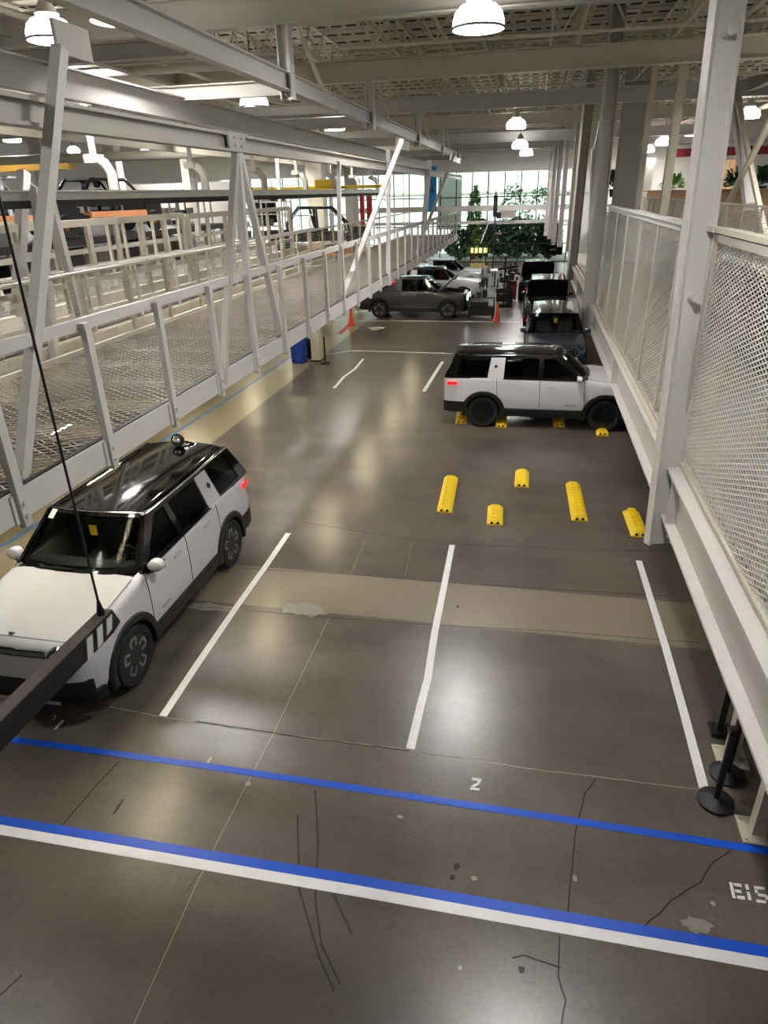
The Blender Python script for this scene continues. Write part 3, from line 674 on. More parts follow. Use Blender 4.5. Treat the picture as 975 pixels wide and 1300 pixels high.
wheel_stop((710, 542), (708, 520), 'yellow wheel stop under the front door of the sideways white SUV')
wheel_stop((765, 553.5), (763.5, 546), 'yellow wheel stop at the front wheel of the sideways white SUV')

# ------------------------------------------------------------------ stanchions
def stanchion(px, py, label, lean=(0, 0)):
    p = P(px, py, Z=0); root = empty('stanchion', (p.x, p.y, 0), 0, label, 'stanchion', 'black barrier posts')
    q = MB(); q.lathe([(.0001, 0), (.175, 0), (.18, .012), (.175, .03), (.06, .055), (.04, .07), (.0001, .07)], 32); q.build('base', M['black'], root, 40)
    q = MB(); q.lathe([(.033, .06), (.033, .93), (.036, .94), (.036, .99), (.0001, .995)], 20); q.build('post', M['black'], root, 40)
    q = MB(); q.box((-.045, -.045, .92), (.045, .045, .98)); q.build('belt_head', M['dark'], root)
stanchion(908, 1018, 'black stanchion with round base in front, nearest the blue tape')
stanchion(922, 984, 'black stanchion half hidden behind the nearer stanchion')

# ------------------------------------------------------------------ raised bridge on the right: long beam, fence panels, columns, posts
BX = 2.31
q = MB(); q.ibeam((BX, -1, 1.62), (BX, 46, 1.62), .32, .74, .03, .035)
for y in [9.3+7.9*k for k in range(5)]: q.box((BX-.15, y-.012, 1.27), (BX-.01, y+.012, 1.97))
struct(q.build('beam_bridge', M['white']))
q = MB(); q.bar((BX+.06, -1, 2.03), (BX+.06, 46, 2.03), .09, .07); struct(q.build('trim_3', M['cream']))
q = MB(); q.box((BX+.2, -1, 1.96), (BX+2.6, 46, 2.02)); struct(q.build('floor_bridge', M['greysteel']))
def beam_post(px, py, label):
    p = P(px, py, Z=0); root = empty('support_post', (p.x, p.y, 0), 0, label, 'post', 'short posts under the bridge beam')
    q = MB(); q.box((-.16, -.16, 0), (.16, .16, .02))
    for a in (-.12, .12):
        for b in (-.12, .12): q.lathe([(.016, .02), (.016, .035), (.0001, .035)], 6, Matrix.Translation((a, b, 0)))
    q.build('base_plate', M['cream'], root)
    q = MB(); q.bar((0, 0, .02), (0, 0, 1.25), .12, .12); q.build('post', M['cream'], root)
beam_post(960, 1056, 'cream post with bolted base plate nearest the blue tape')
beam_post(927, 962, 'cream post with bolted base plate behind the stanchions')
q = MB(); pp = P(921, 930, Z=0)
for a in (-.08, .08): q.box((pp.x+a-.035, pp.y-.04, 0), (pp.x+a+.035, pp.y+.04, .9))
q.box((pp.x-.18, pp.y-.1, 0), (pp.x+.18, pp.y+.1, .05)); tag(q.build('floor_bracket', M['dark']), 'dark double bracket under the bridge beam beyond the stanchions', 'bracket')

FX = 2.36
def diamond(q, y0, y1, z0, z1, X, pz=.06, slope=.38, w=.0125, th=.008, plane='yz'):
    """expanded-metal strands clipped to a rectangle, cut into short lengths"""
    L = y1-y0; H = z1-z0
    for sg in (1, -1):
        c = -L*slope
        n0 = int(-(L*slope)/pz)-1; n1 = int((H+L*slope)/pz)+1
        for k in range(n0, n1):
            zc = k*pz
            # z = zc + sg*slope*y' (y' in 0..L)
            ys = []
            if sg > 0: a = max(0, (0-zc)/slope); b_ = min(L, (H-zc)/slope)
            else: a = max(0, (zc-H)/slope); b_ = min(L, zc/slope)
            if b_-a < .03: continue
            m = max(1, int((b_-a)/.45))
            for i in range(m):
                ya = a+(b_-a)*i/m; yb = a+(b_-a)*(i+1)/m
                if plane == 'yz': pa = (X+sg*th*.3, y0+ya, z0+zc+sg*slope*ya); pb = (X+sg*th*.3, y0+yb, z0+zc+sg*slope*yb); uv = (0, 0, 1)
                else: pa = (y0+ya, z0+zc+sg*slope*ya, X+sg*th*.3); pb = (y0+yb, z0+zc+sg*slope*yb, X+sg*th*.3); uv = (0, 0, 1)
                if plane == 'yz': q.bar(pa, pb, th, w, uv)
                else: q.bar(pa, pb, w, th, uv)
    return q
def fence_panel(y0, y1, label, frame='white', fw=.06, pz=.06, mm='mesh'):
    root = empty('mesh_panel', (FX, y0, 2.0), 0, label, 'fence panel', 'mesh panels of the bridge fence')
    z0, z1 = 0, 3.13; L = y1-y0
    q = MB(); q.bar((0, 0, 0), (0, 0, z1), fw, fw); q.bar((0, L, 0), (0, L, z1), fw, fw); q.bar((0, 0, .03), (0, L, .03), fw*.8, .05); q.bar((0, 0, z1-.05), (0, L, z1-.05), fw, .09)
    q.build('frame', M[frame], root)
    q = MB(); diamond(q, .03, L-.03, .05, z1-.09, 0, pz=pz); q.build('mesh', M[mm], root)
    return root
fence_panel(1.6, 5.35, 'mesh fence panel cut off by the right edge of the picture', 'greysteel', .09)
fence_panel(5.48, 9.95, 'big diamond mesh fence panel right of the big white column', 'greysteel', .10)
ys = [10.15, 12.3, 14.5, 16.9, 19.3, 21.7, 24.3]
for (a, b_), t in zip(zip(ys, ys[1:]), ('first mesh panel behind the big white column', 'second mesh panel behind the big white column', 'third mesh panel beyond the big white column', 'fourth mesh panel beyond the big white column', 'fifth mesh panel beyond the big white column', 'last mesh panel before the leaning grey column')):
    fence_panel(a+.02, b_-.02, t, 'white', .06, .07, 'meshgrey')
q = MB(); q.bar((FX-.02, 10.0, 5.17), (FX-.02, 24.4, 5.17), .13, .06); tag(q.build('fence_cap_rail', M['white']), 'long white cap rail on top of the far mesh panels', 'rail')
q = MB(); q.bar((FX+.02, 1.5, 5.17), (FX+.02, 10.0, 5.17), .16, .06); tag(q.build('fence_cap_rail', M['cream']), 'thick cream cap rail on top of the near mesh panel', 'rail')
q = MB(); q.bar((FX-.1, 10.1, 1.99), (FX-.1, 45, 1.99), .06, .05); struct(q.build('trim_4', M['cream']))

def column_h(p, q_, w, d, rz=.0, name='column_leaning', m='white', tw=.02, tf=.03):
    """H section leaning in the plane of the bridge: web faces the hall"""
    p = Vector(p); q_ = Vector(q_); ax = (q_-p).normalized(); xx = Vector((math.cos(rz), math.sin(rz), 0)); xx = (xx-ax*xx.dot(ax)).normalized(); yy = ax.cross(xx)
    b = MB()
    def slab(cx, hw, hd):
        vs = []
        for c in (p, q_):
            for a, e in ((-1, -1), (1, -1), (1, 1), (-1, 1)): vs.append(c+xx*(cx+a*hw)+yy*(e*hd))
        b.add(vs, [(3, 2, 1, 0), (4, 5, 6, 7), (0, 1, 5, 4), (1, 2, 6, 5), (2, 3, 7, 6), (3, 0, 4, 7)])
    slab(0, w/2, tw/2); slab(-w/2, tf/2, d/2); slab(w/2, tf/2, d/2)
    return b, xx, yy, ax
p0 = P(836, 690, X=2.17); p1 = P(927.5, -20, X=2.17); p1 = p0+(p1-p0)*1.25
b, xx, yy, ax = column_h(p0, p1, .37, .16, .34)
sgn = -1 if yy.y > 0 else 1
for k in range(5):                                         # splice bolts at the foot and two studs on the web
    c = p0+ax*(.12+.11*k)+xx*.12; b.bar(c, c+yy*sgn*.07, .035, .035)
for fr in (.345, .655):
    c = p0+(p1-p0)*fr/1.25*1.25; c = p0+ax*((p1-p0).length/1.25*(.49 if fr < .5 else .925)); n = yy*sgn; b.tube([c, c+n*.12], .045, 14); b.tube([c+n*.12, c+n*.15], .055, 14)
struct(b.build('column_leaning', M['white'], smooth=40), 'big white leaning H column in front of the mesh fence')
q = MB(); g0 = p0+ax*.05; q.prism([g0+Vector((.12, .05, 0)), g0+Vector((.30, .25, 0)), g0+Vector((.30, .25, .62)), g0+Vector((.12, .05, .62))], (.0, .02, 0)); struct(q.build('trim_5', M['greysteel']))
p2 = P(745, 426, X=2.17); p3 = P(787, -10, X=2.17); b, *_ = column_h(p2, p2+(p3-p2)*1.05, .40, .35, .2, m='greysteel'); struct(b.build('column_leaning', M['greysteel']))
p4 = P(751, 392, X=2.25); p5 = P(757, 190, X=2.25); b, *_ = column_h(p4, p5, .34, .2, .2); struct(b.build('column_white', M['white']))
q = MB(); q.bar(P(752, 215, X=2.25), P(785, 60, X=2.25), .22, .22); struct(q.build('brace_white', M['white']))
p6 = P(723, 372, X=2.17); p7 = P(742, 180, X=2.17); b, *_ = column_h(p6, p6+(p7-p6)*2.0, .40, .35, .2); struct(b.build('column_leaning', M['greysteel']))
q = MB(); q.box((2.05, p6.y-.1, p6.z-.25), (2.5, p6.y+.1, p6.z+.9)); struct(q.build('trim_6', M['white']))
# far columns of the nave
for (px, Y, m) in ((728, 45, 'cream'), (716, 49, 'white'), (708, 53, 'greysteel'), (702, 57, 'white'), (697, 61, 'white')):
    c = P(px, 240, Y=Y); q = MB(); q.ibeam((c.x, Y, 2.2), (c.x, Y, 10.2), .34, .3, .03, .03, (1, 0, 0)); struct(q.build('column_far', M[m]))
for (px, Y) in ((727, 44.4), (712, 51)):
    c = P(px, 240, Y=Y); q = MB(); q.bar((c.x-.1, Y, 5.4), (c.x+.9, Y, 5.4), .12, .12); struct(q.build('brace_far', M['cream']))

# ------------------------------------------------------------------ walkway hanging on the left
WX0, WX1, WY0, WY1 = -3.87, -6.45, 2.2, 38.0
walk = empty('walkway', (WX0, WY0, 3.4), 0, 'long white suspended walkway with grating floor above the left white SUV', 'walkway')
def wpart(q, name, m, sm=None, parent=walk):
    for i, v in enumerate(q.v): q.v[i] = (v[0]-WX0, v[1]-WY0, v[2]-3.4)
    return q.build(name, m, parent, sm)
q = MB(); q.box((WX0-.03, WY0, 3.41), (WX0+.03, WY1, 3.66)); q.box((WX0-.12, WY0, 3.40), (WX0-.03, WY1, 3.425)); wpart(q, 'edge_beam', M['white'])
q = MB(); q.box((WX0-.035, WY0, 3.661), (WX0+.012, WY1, 3.672)); wpart(q, 'edge_seal', M['dark'])
q = MB(); q.box((WX1-.03, WY0, 3.41), (WX1+.03, WY1, 3.72)); wpart(q, 'edge_beam', M['cream'])
ny = int((WY1-4.12)/1.27)
for i in range(-1, ny+1):
    y = 4.12+1.27*i
    q = MB(); q.bar((WX0+.045, y, 3.36), (WX0+.045, y, 4.73), .06, .085, (0, 1, 0)); q.box((WX0+.03, y-.09, 3.40), (WX0+.045, y+.06, 3.64)); q.tube([(WX0+.07, y, 3.45), (WX0+.095, y, 3.45)], .02, 8); q.tube([(WX0+.07, y, 3.56), (WX0+.095, y, 3.56)], .02, 8)
    wpart(q, 'rail_post', M['white'])
    if i < 21:
        q = MB(); q.bar((WX1-.02, y, 3.5), (WX1-.02, y, 4.72), .05, .07, (0, 1, 0)); wpart(q, 'rail_post', M['cream'])
q = MB(); q.bar((WX0-.03, WY0, 4.71), (WX0-.03, WY1, 4.71), .05, .10); wpart(q, 'top_rail', M['white'])
q = MB(); q.tube([(WX1, WY0, 4.75), (WX1, WY1, 4.75)], .03, 8); wpart(q, 'top_rail', M['cream'], 40)
q = MB()
for k in range(16): q.bar((WX1+.02, WY0, 3.78+.058*k), (WX1+.02, WY1, 3.78+.058*k), .006, .008)
for k in range(int((WY1-WY0)/.64)): q.bar((WX1+.02, WY0+.64*k, 3.74), (WX1+.02, WY0+.64*k, 4.70), .007, .007, (1, 0, 0))
wpart(q, 'side_mesh', M['cream'])
q = MB()
y = WY0
while y < WY1:                                             # grating in panels
    y2 = min(y+3.0, WY1)
    sub = MB(); diamond(sub, WX1+.05, WX0-.04, y, y2, 3.655, pz=.105 if y < 14 else .15, slope=.62, w=.011 if y < 14 else .018, th=.010, plane='xy')
    q.add(sub.v, sub.f); y = y2
q.cur = 0
wpart(q, 'grating', M['grate'])
q = MB(); yy_ = WY0+.3
while yy_ < WY1:
    q.ibeam((WX1, yy_, 3.53), (WX0, yy_, 3.53), .17, .18, .012, .014); yy_ += .98
q.bar((-5.15, WY0, 3.64), (-5.15, WY1, 3.64), .03, .02)
wpart(q, 'joist', M['joist'])
# hangers: leaning pairs hung from the beams above
def hanger(p, qq, w=.10, m='white', name='hanger'):
    q = MB(); q.bar(p, qq, w, w*1.1, (0, 1, 0)); wpart(q, name, M[m])
hanger(P(26, 622, Z=3.55), P(76, 60, Y=5.6), .09)
t2 = P(300, 180, X=-3.95)
hanger(P(283, 487, X=-3.87), t2, .085, 'greysteel'); hanger(P(324, 467, X=-3.87), t2, .085); hanger(P(360, 437, X=-3.87), t2, .085)
hanger(P(435, 377, Z=3.6), P(510, 178, Y=P(435, 377, Z=3.6).y+2.5), .10); hanger(P(493, 350, X=-3.87), P(493, 190, X=-3.87), .10)
hanger(P(528, 323, Z=3.6), P(577, 195, Y=30.5), .10); hanger(P(432, 375, X=-3.87), P(430, 205, X=-3.87), .07)
hanger(P(610, 310, X=-3.6), P(638, 235, X=-3.6), .06)
hanger(P(537, 300, X=-3.87), P(545, 205, X=-3.87), .16)
def plate(px0, py0, px1, py1, X, th=.03, bolts=True):
    a = P(px0, py0, X=X); c = P(px1, py1, X=X); q = MB(); q.box((X-th/2, a.y, c.z), (X+th/2, c.y, a.z)); 
    if bolts:
        for fy in (.3, .7):
            for fz in (.3, .7): q.tube([(X, a.y+(c.y-a.y)*fy, c.z+(a.z-c.z)*fz), (X+th/2+.02, a.y+(c.y-a.y)*fy, c.z+(a.z-c.z)*fz)], .018, 6)
    wpart(q, 'hanger_plate', M['greysteel'])
plate(64, 22, 117, 80, -3.85, .03, False); plate(288, 166, 312, 194, -3.9); plate(502, 174, 519, 192, -3.9); plate(571, 196, 584, 208, -3.9, bolts=False)

# ------------------------------------------------------------------ roof steel (setting)
def ib(name, p, q_, w, h, m='greysteel', tw=.02, tf=.03):
    b = MB(); b.ibeam(p, q_, w, h, tw, tf); return struct(b.build(name, M[m]))
AX = -5.5
AZ0 = 7.78; ib('beam_long', (AX, 3, AZ0+.17), (AX, 56, AZ0+.17), .22, .36, 'white')
BXL = -8.06; ib('beam_long', (BXL, 2, 7.54), (BXL, 56, 7.54), .2, .48, 'white')
ib('beam_long', (-3.97, 2, 6.345), (-3.97, 40, 6.345), .16, .21, 'greysteel')
ib('beam_long', (-12.5, 2, 7.4), (-12.5, 56, 7.4), .2, .44, 'cream')
FY = [7.6, 16.6, 25.0, 35.0, 44.0, 53.0]
for i, y in enumerate(FY):
    if y > 8:
        ib('beam_cross', (-24, y, 9.28), (20, y, 9.28), .3, .60, ('greysteel', 'greysteel', 'cream', 'white', 'cream', 'white')[i])
        b = MB(); b.ibeam((AX, y, 7.62), (AX, y, 9.0), .3, .28, .03, .03, (1, 0, 0)); struct(b.build('column_hanging', M['white']))
        b = MB(); b.bar((AX+.25, y+2.0, 8.0), (AX+.1, y+.1, 9.4), .07, .07); struct(b.build('brace_roof', M['cream']))
    ib('beam_cross', (-13, y, 7.86), (AX, y, 7.86), .2, .3, 'greysteel')
for y in (11.8, 20.8, 30, 39.5): ib('beam_cross', (-13, y, 7.86), (AX, y, 7.86), .18, .26, 'greysteel')
ib('beam_cross', (-9, 5.8, 7.35), (-3.2, 5.8, 7.35), .25, .3, 'greysteel')
for x in (-12.2, 8.5, 15):
    ib('beam_long', (x, 3, 9.4), (x, 62, 9.4), .3, .5, 'greysteel')
# roof deck with its ribs and bar joists
dk = MB(); dk.box((-58, -10, 10.75), (44, 63.5, 10.95)); struct(dk.build('ceiling', M['deck']))
sl = MB(); y = 4.0
while y < 60:
    x = -26.
    while x < 18: sl.box((x, y, 10.735), (x+.34, y+.20, 10.749)); x += .50
    y += 1.3
struct(sl.build('ceiling_slots', M['slot']))
rb = MB(); y = 4.55
while y < 62: rb.box((-40, y, 10.70), (30, y+.35, 10.75)); y += 1.3
struct(rb.build('ceiling_ribs', M['deck']))
def joist(x0, x1, y, z0, z1, step=1.2, axis='x'):
    b = MB(); f = lambda t, z: (t, y, z) if axis == 'x' else (y, t, z)
    b.bar(f(x0, z1), f(x1, z1), .10, .05); b.bar(f(x0, z0), f(x1, z0), .10, .05)
    t = x0; k = 0
    while t < x1-step/2:
        b.bar(f(t, z0 if k % 2 else z1), f(t+step/2, z1 if k % 2 else z0), .04, .04); t += step/2; k += 1
    struct(b.build('beam_joist', M['cream']))
for x in (-17, -14.5, -10, -7.4, -4.6, -1.8, 1.0, 3.8, 6.6, 9.6, 12.5): joist(4, 62, x, 9.75, 10.6, 1.5, 'y')
for y in (48.5, 57, 60.5):
    ib('beam_cross', (-24, y, 8.7), (20, y, 8.7), .3, .55, 'white')
for y in (12, 20.8, 30, 39.5, 48.5, 58): joist(-26, 20, y, 9.2, 10.55, 1.6)
# pipes under the roof
def pipe(pts, r, m='greysteel'):
    q = MB(); q.tube(pts, r, 10); struct(q.build('pipe_roof', M[m], smooth=50))
pipe([(-11, 4, 9.3), (-11, 60, 9.3)], .07, 'cream'); pipe([(-15, 4, 8.7), (-15, 60, 8.7)], .16, 'white'); pipe([(5, 6, 9.6), (5, 60, 9.6)], .08, 'cream'); pipe([(10.5, 20, 9.0), (10.5, 60, 9.0)], .12, 'cream')
pipe([(-30, 22, 9.2), (-7, 22, 9.2)], .12, 'white'); pipe([(-28, 17.8, 8.9), (-9, 17.8, 8.9)], .10, 'cream'); pipe([(-9.6, 3, 9.9), (-9.6, 40, 9.9)], .05, 'cream'); pipe([(-3, 3, 10.0), (-3, 60, 10.0)], .045, 'cream'); pipe([(.2, 3, 10.1), (.2, 60, 10.1)], .045, 'cream')
pipe([(-45, 26, 8.3), (-14, 26, 8.3)], .38, 'white'); pipe([(-45, 33, 7.6), (-14, 33, 7.6)], .22, 'cream'); pipe([(3, 28, 9.7), (16, 28, 9.7)], .09, 'cream'); pipe([(3, 40, 9.5), (16, 40, 9.5)], .11, 'white')

# ------------------------------------------------------------------ high-bay lamps
lamp0 = []
def highbay(p, label, s=1.0):
    if not lamp0:
        root = empty('highbay_lamp', (0, 0, 0))
        q = MB(); q.lathe([(.40, 0), (.43, .03), (.43, .12), (.39, .24), (.30, .33), (.16, .37), (.0001, .37)], 32); q.build('refractor', M['lamp'], root, 40)
        q = MB(); q.lathe([(.0001, -.012), (.36, -.012), (.40, -.002), (.0001, -.002)], 32); q.build('lamp_opening', M['lampeye'], root)
        q = MB(); q.lathe([(.10, .375), (.20, .38), (.22, .42), (.18, .47), (.10, .62), (.05, .66), (.0001, .66)], 20); q.build('ballast_housing', M['greysteel'], root, 40)
        q = MB(); q.tube([(0, 0, 0), (0, 0, 1)], .014, 6); rod = q.build('suspension_rod', M['dark'], root); rod.location = (0, 0, .66)
        q = MB(); q.lathe([(.432, .0), (.442, .01), (.442, .035), (.432, .045)], 32, close=True); q.build('rim_clamp', M['chrome'], root, 40)
        lamp0.append(root); o = root
    else: o = copy_tree(lamp0[0])
    for c in kids(o):
        if c.name.startswith('suspension_rod'): c.scale = (1, 1, max(.05, (10.62-p.z)/s-.66))
    o.location = p; o.scale = (s, s, s); tag(o, label, 'ceiling lamp', 'high bay ceiling lamps'); return o
LZ = 8.5
L_VIS = [((607, 38), 'largest lit lamp, hanging above the middle aisle'), ((323, 137), 'lit lamp over the left roof beams beside the walkway'), ((425, 165), 'small lit lamp farther along the left roof beams'), ((950, 150), 'lit lamp right of the big white column top'),
         ((880, 172), 'lit lamp just left of the big white column'), ((842, 184), 'lit lamp second from the big white column on its left'), ((822, 193), 'smallest lit lamp beside the thin hanging post'), ((655, 163), 'first lit lamp behind the largest one over the aisle'),
         ((660, 188), 'second lit lamp behind the largest one over the aisle'), ((668, 197), 'third lit lamp behind the largest one over the aisle'), ((190, 194), 'lit lamp above the far left assembly line'), ((70, 66), 'lit lamp behind the first hanger plate'), ((958, 212), 'tiny lit lamp above the red wall band beyond the crossed braces'),
         ((150, 28), 'lit lamp seen through the roof steel above the first hanger plate'), ((860, 210), 'tiny lit lamp above the red wall band')]
for (px, py), lb in L_VIS:
    z = LZ if py > 30 else 9.0
    if py > 180: z = 8.0
    if py > 205: z = 7.4
    if 140 < px < 200: z = 8.7 if px < 160 else 8.2
    if px == 70: z = 9.6
    highbay(P(px, py, Z=z), lb, 1.15)
# further lamps of the same type, added to light the hall
for p in ((.6, 6.5, 8.2), (-8, 4, 8.2), (8, 14, 8), (8, 24, 8), (-16, 8, 8.5), (-16, 18, 8.5), (-16, 30, 8.5), (12, 8, 8), (-24, 22, 8.5), (-26, 34, 8.5), (-14, 38, 8.5), (-20, 50, 8.8), (-32, 48, 8.8), (-24, 57, 9), (-24, 14, 8.5), (-9, 13.5, 8.4)):
    o = highbay(Vector(p), 'further lit lamp added to light the hall')

def added_strip_lamp(x, y, z, L, label):  # strip lamps added out of sight to brighten and warm the floor
    root = empty('added_strip_lamp', (x, y, z), 0, label, 'added strip lamp', 'unseen strip lamps added to warm the floor')
    q = MB(); q.box((-.08, 0, 0), (.08, L, .05)); q.build('housing', M['white'], root)
    q = MB(); q.box((-.05, .02, -.03), (.05, L-.02, 0)); q.build('tube', M['fill_strip'], root)
M['fill_strip'] = mat('added_fill_tube', (255, 255, 255), .3, emit=(255, 240, 200), estr=42)
for y in (6, 11, 16, 21, 26, 31): added_strip_lamp(-5.3, y, 3.32, 1.5, 'unseen strip lamp added under the walkway floor')
for y in (8, 14, 20, 26, 32): added_strip_lamp(-11.5, y, 2.9, 1.5, 'unseen strip lamp added under the walkway floor')
# ------------------------------------------------------------------ far end: glazed wall and the garden behind it
GY = 63.0
def gz(px, py): return P(px, py, Y=GY)
g = MB(); xa, xb = -16, 3.2
win = empty('window_1', (0, GY, 0)); struct(win, 'tall glazed end wall of the hall with dark mullions')
q = MB(); q.box((xa, GY-.01, 0.1), (xb, GY+.01, 7.1)); q.build('window_pane', M['wglass'], win).location = (0, -GY, 0)
q = MB()
x = xa
while x <= xb: q.box((x-.04, GY-.08, 0), (x+.04, GY+.06, 7.1)); x += 1.35
for z in (.05, 1.5, 2.95, 5.2): q.box((xa, GY-.07, z-.04), (xb, GY+.06, z+.04))
q.build('window_frame', M['dark'], win).location = (0, -GY, 0)
q = MB(); q.box((xa, GY-1.2, 4.15), (xb, GY-.1, 4.55)); q.box((xa, GY-1.2, 3.15), (xb, GY-.1, 3.35)); struct(q.build('beam_gallery', M['white']))
q = MB(); q.box((-60, GY-.2, 7.1), (45, GY+.2, 10.9)); q.box((xb, GY-.2, 0), (45, GY+.2, 7.1)); struct(q.build('wall_far', M['wall']))
q = MB(); q.box((-60, GY-.2, 0), (xa-12, GY+.2, 7.1)); struct(q.build('wall_far', M['wall']))
win2 = empty('window_2', (0, GY, 0)); struct(win2)
q = MB(); q.box((xa-12, GY-.01, 1), (xa, GY+.01, 7.1)); q.build('window_pane', M['wglass'], win2).location = (0, -GY, 0)
q = MB(); x = xa-12
while x < xa: q.box((x-.04, GY-.08, 0), (x+.04, GY+.06, 7.1)); x += 1.5
q.box((xa-12, GY-.07, 0), (xa, GY+.07, 1.1)); q.box((xa-12, GY-.07, 4), (xa, GY+.07, 4.1)); q.build('window_frame', M['greysteel'], win2).location = (0, -GY, 0)
q = MB(); q.box((-70, GY+.3, -.2), (50, GY+40, -.02)); struct(q.build('ground_outside', M['path']))
q = MB(); q.box((-40, GY+16, 0), (22, GY+16.4, 9)); struct(q.build('wall_outside', M['exterior']))
q = MB()
for x in range(-38, 22, 3): q.box((x, GY+15.9, 0), (x+.12, GY+16, 9))
q.box((-40, GY+15.9, 5.4), (22, GY+16, 5.6)); struct(q.build('trim_8', M['greysteel']))
def foliage(p, r, n, m, leaf=.28, name='shrub', label='', cat='plant', trunk=True, group=None):
    root = empty(name, tuple(p), 0, label, cat, group); q = MB()
    for i in range(n):
        t = random.uniform(0, 2*PI); u = random.uniform(-1, 1); s = random.uniform(.55, 1)**.6
        c = Vector((math.cos(t)*math.sqrt(1-u*u)*r[0]*s, math.sin(t)*math.sqrt(1-u*u)*r[1]*s, r[2]*(1.02+u*s)))
        a = Vector((random.uniform(-1, 1), random.uniform(-1, 1), random.uniform(-.6, .6))).normalized(); b = a.cross(Vector((random.random(), random.random(), 1))).normalized()
        l = leaf*random.uniform(.6, 1.3)
        q.add([c-a*l, c+b*l*.45, c+a*l, c-b*l*.45+Vector((0, 0, .02))], [(0, 1, 2, 3)])
    q.build('foliage', m, root)
    if trunk:
        q = MB(); q.tube([(0, 0, 0), (.05, 0, r[2]*.6), (-.05, .04, r[2]*1.2)], [.12*r[2]/1.5, .09*r[2]/1.5, .04], 8); q.tube([(.05, 0, r[2]*.6), (r[0]*.4, 0, r[2]*1.2)], [.05, .02], 6); q.build('trunk', M['bark'], root, 50)
    return root
spec = [(-6.4, 3, 1.4, 1.35, 'foliage', 'dense dark shrub behind the left end of the garden glass'), (-4.6, 4, 1.3, 1.7, 'foliage', 'tall dark shrub left of the lit letters outside'), (-3.0, 6, 1.5, 1.6, 'foliage', 'broad dark shrub above the lit letters outside'),
        (-1.4, 4.5, 1.2, 1.75, 'foliage', 'dark bushy tree in the middle of the garden glass'), (.2, 5.5, 1.3, 1.6, 'foliage', 'dark bushy tree right of the garden middle'), (1.6, 3.2, 1.0, 1.7, 'leaf', 'deep green plant at the right end of the garden glass')]
for x, dy, rx, h, mn, lb in spec: foliage((x, GY+dy, 0), (rx*1.1, 1.0, h*.98), 1300, M[mn], .27, 'garden_shrub', lb, 'shrub', group='shrubs outside the glass')
foliage((-5.2, GY+3, 0), (.62, .6, 3.05), 900, M['foliage_light'], .26, 'garden_tree', 'tall pale green tree in the upper glazing by the white panel', 'tree')
foliage((-1.9, GY+8, 0), (1.5, .8, 3.2), 500, M['foliage'], .26, 'garden_tree', 'loose leafy tree seen through the middle of the upper glazing', 'tree')
foliage((.6, GY+9, 0), (1.5, .8, 3.0), 500, M['foliage'], .26, 'garden_tree', 'loose leafy tree seen through the right of the upper glazing', 'tree')
q = MB(); q.box((-8.4, GY+2.2, 2.6), (-6.3, GY+2.3, 7.0)); tag(q.build('outdoor_panel', M['exterior']), 'tall pale green panel outside left of the pale tree', 'panel')
c = P(608, 318, Y=GY+2)
q = MB(); x = c.x-.75
for i, w in enumerate((.34, .30, .36, .40)): q.box((x, GY+2, c.z-.2), (x+w*.7, GY+2.08, c.z+.2)); x += w+.06
tag(q.build('lit_letters', M['warm']), 'warm glowing lettering outside low in the garden glass', 'sign')
q = MB(); c = P(632, 325, Y=GY+5); q.tube([(c.x-1.1, GY+5, 0), (c.x-.9, GY+5, 1.3), (c.x-.3, GY+5, 2.0), (c.x+.3, GY+5, 2.0), (c.x+.9, GY+5, 1.3), (c.x+1.1, GY+5, 0)], .16, 8); tag(q.build('garden_arch', M['wood']), 'brown timber arch outside in the middle of the garden', 'arch')
q = MB(); c = P(704, 317, Y=58); q.box((c.x-.62, 57.95, c.z-.38), (c.x+.62, 58.05, c.z+.38)); root = q.build('display_screen', M['gblack']); tag(root, 'black screen hanging at the right end of the garden glass', 'screen')
q = MB(); q.box((c.x-.35, 57.935, c.z-.02), (c.x+.1, 57.95, c.z+.05)); q.build('screen_text', M['lens'], root)
q = MB(); q.bar((c.x, 58, c.z+.38), (c.x, 58, c.z+2.2), .06, .06); q.build('screen_pole', M['dark'], root)
c = P(628, 285, Y=52); root = empty('loudspeaker_mast', (c.x, 52, 0), 0, 'black slim mast with fixtures in front of the gallery beam', 'mast')
q = MB(); q.tube([(0, 0, 0), (0, 0, 5.6)], .05, 8); q.build('pole', M['dark'], root)
q = MB(); q.box((-.14, -.12, 4.0), (.14, .12, 5.4)); q.box((.1, -.1, 3.9), (.42, .1, 4.3)); q.build('fixture', M['black'], root)
q = MB(); c = P(643, 272, Y=GY-1.4); q.box((c.x-.7, GY-1.5, c.z-.3), (c.x+.7, GY-1.4, c.z+.3)); tag(q.build('grey_panel', M['greysteel']), 'grey box panel hanging below the gallery beam', 'panel')
q = MB(); c = P(547, 240, Y=58); q.box((c.x-.45, 58, c.z-1.6), (c.x+.45, 58.1, c.z+1.6)); tag(q.build('banner', M['bluesign']), 'bright blue banner at the far end of the walkway', 'banner')
q = MB(); q.tube([(c.x-.12, 57.97, c.z+.2), (c.x-.12, 57.97, c.z-.2), (c.x+.14, 57.97, c.z-.2), (c.x+.14, 57.97, c.z+.2)], .05, 6); q.build('banner_mark', M['gblack'], bpy.data.objects['banner'])

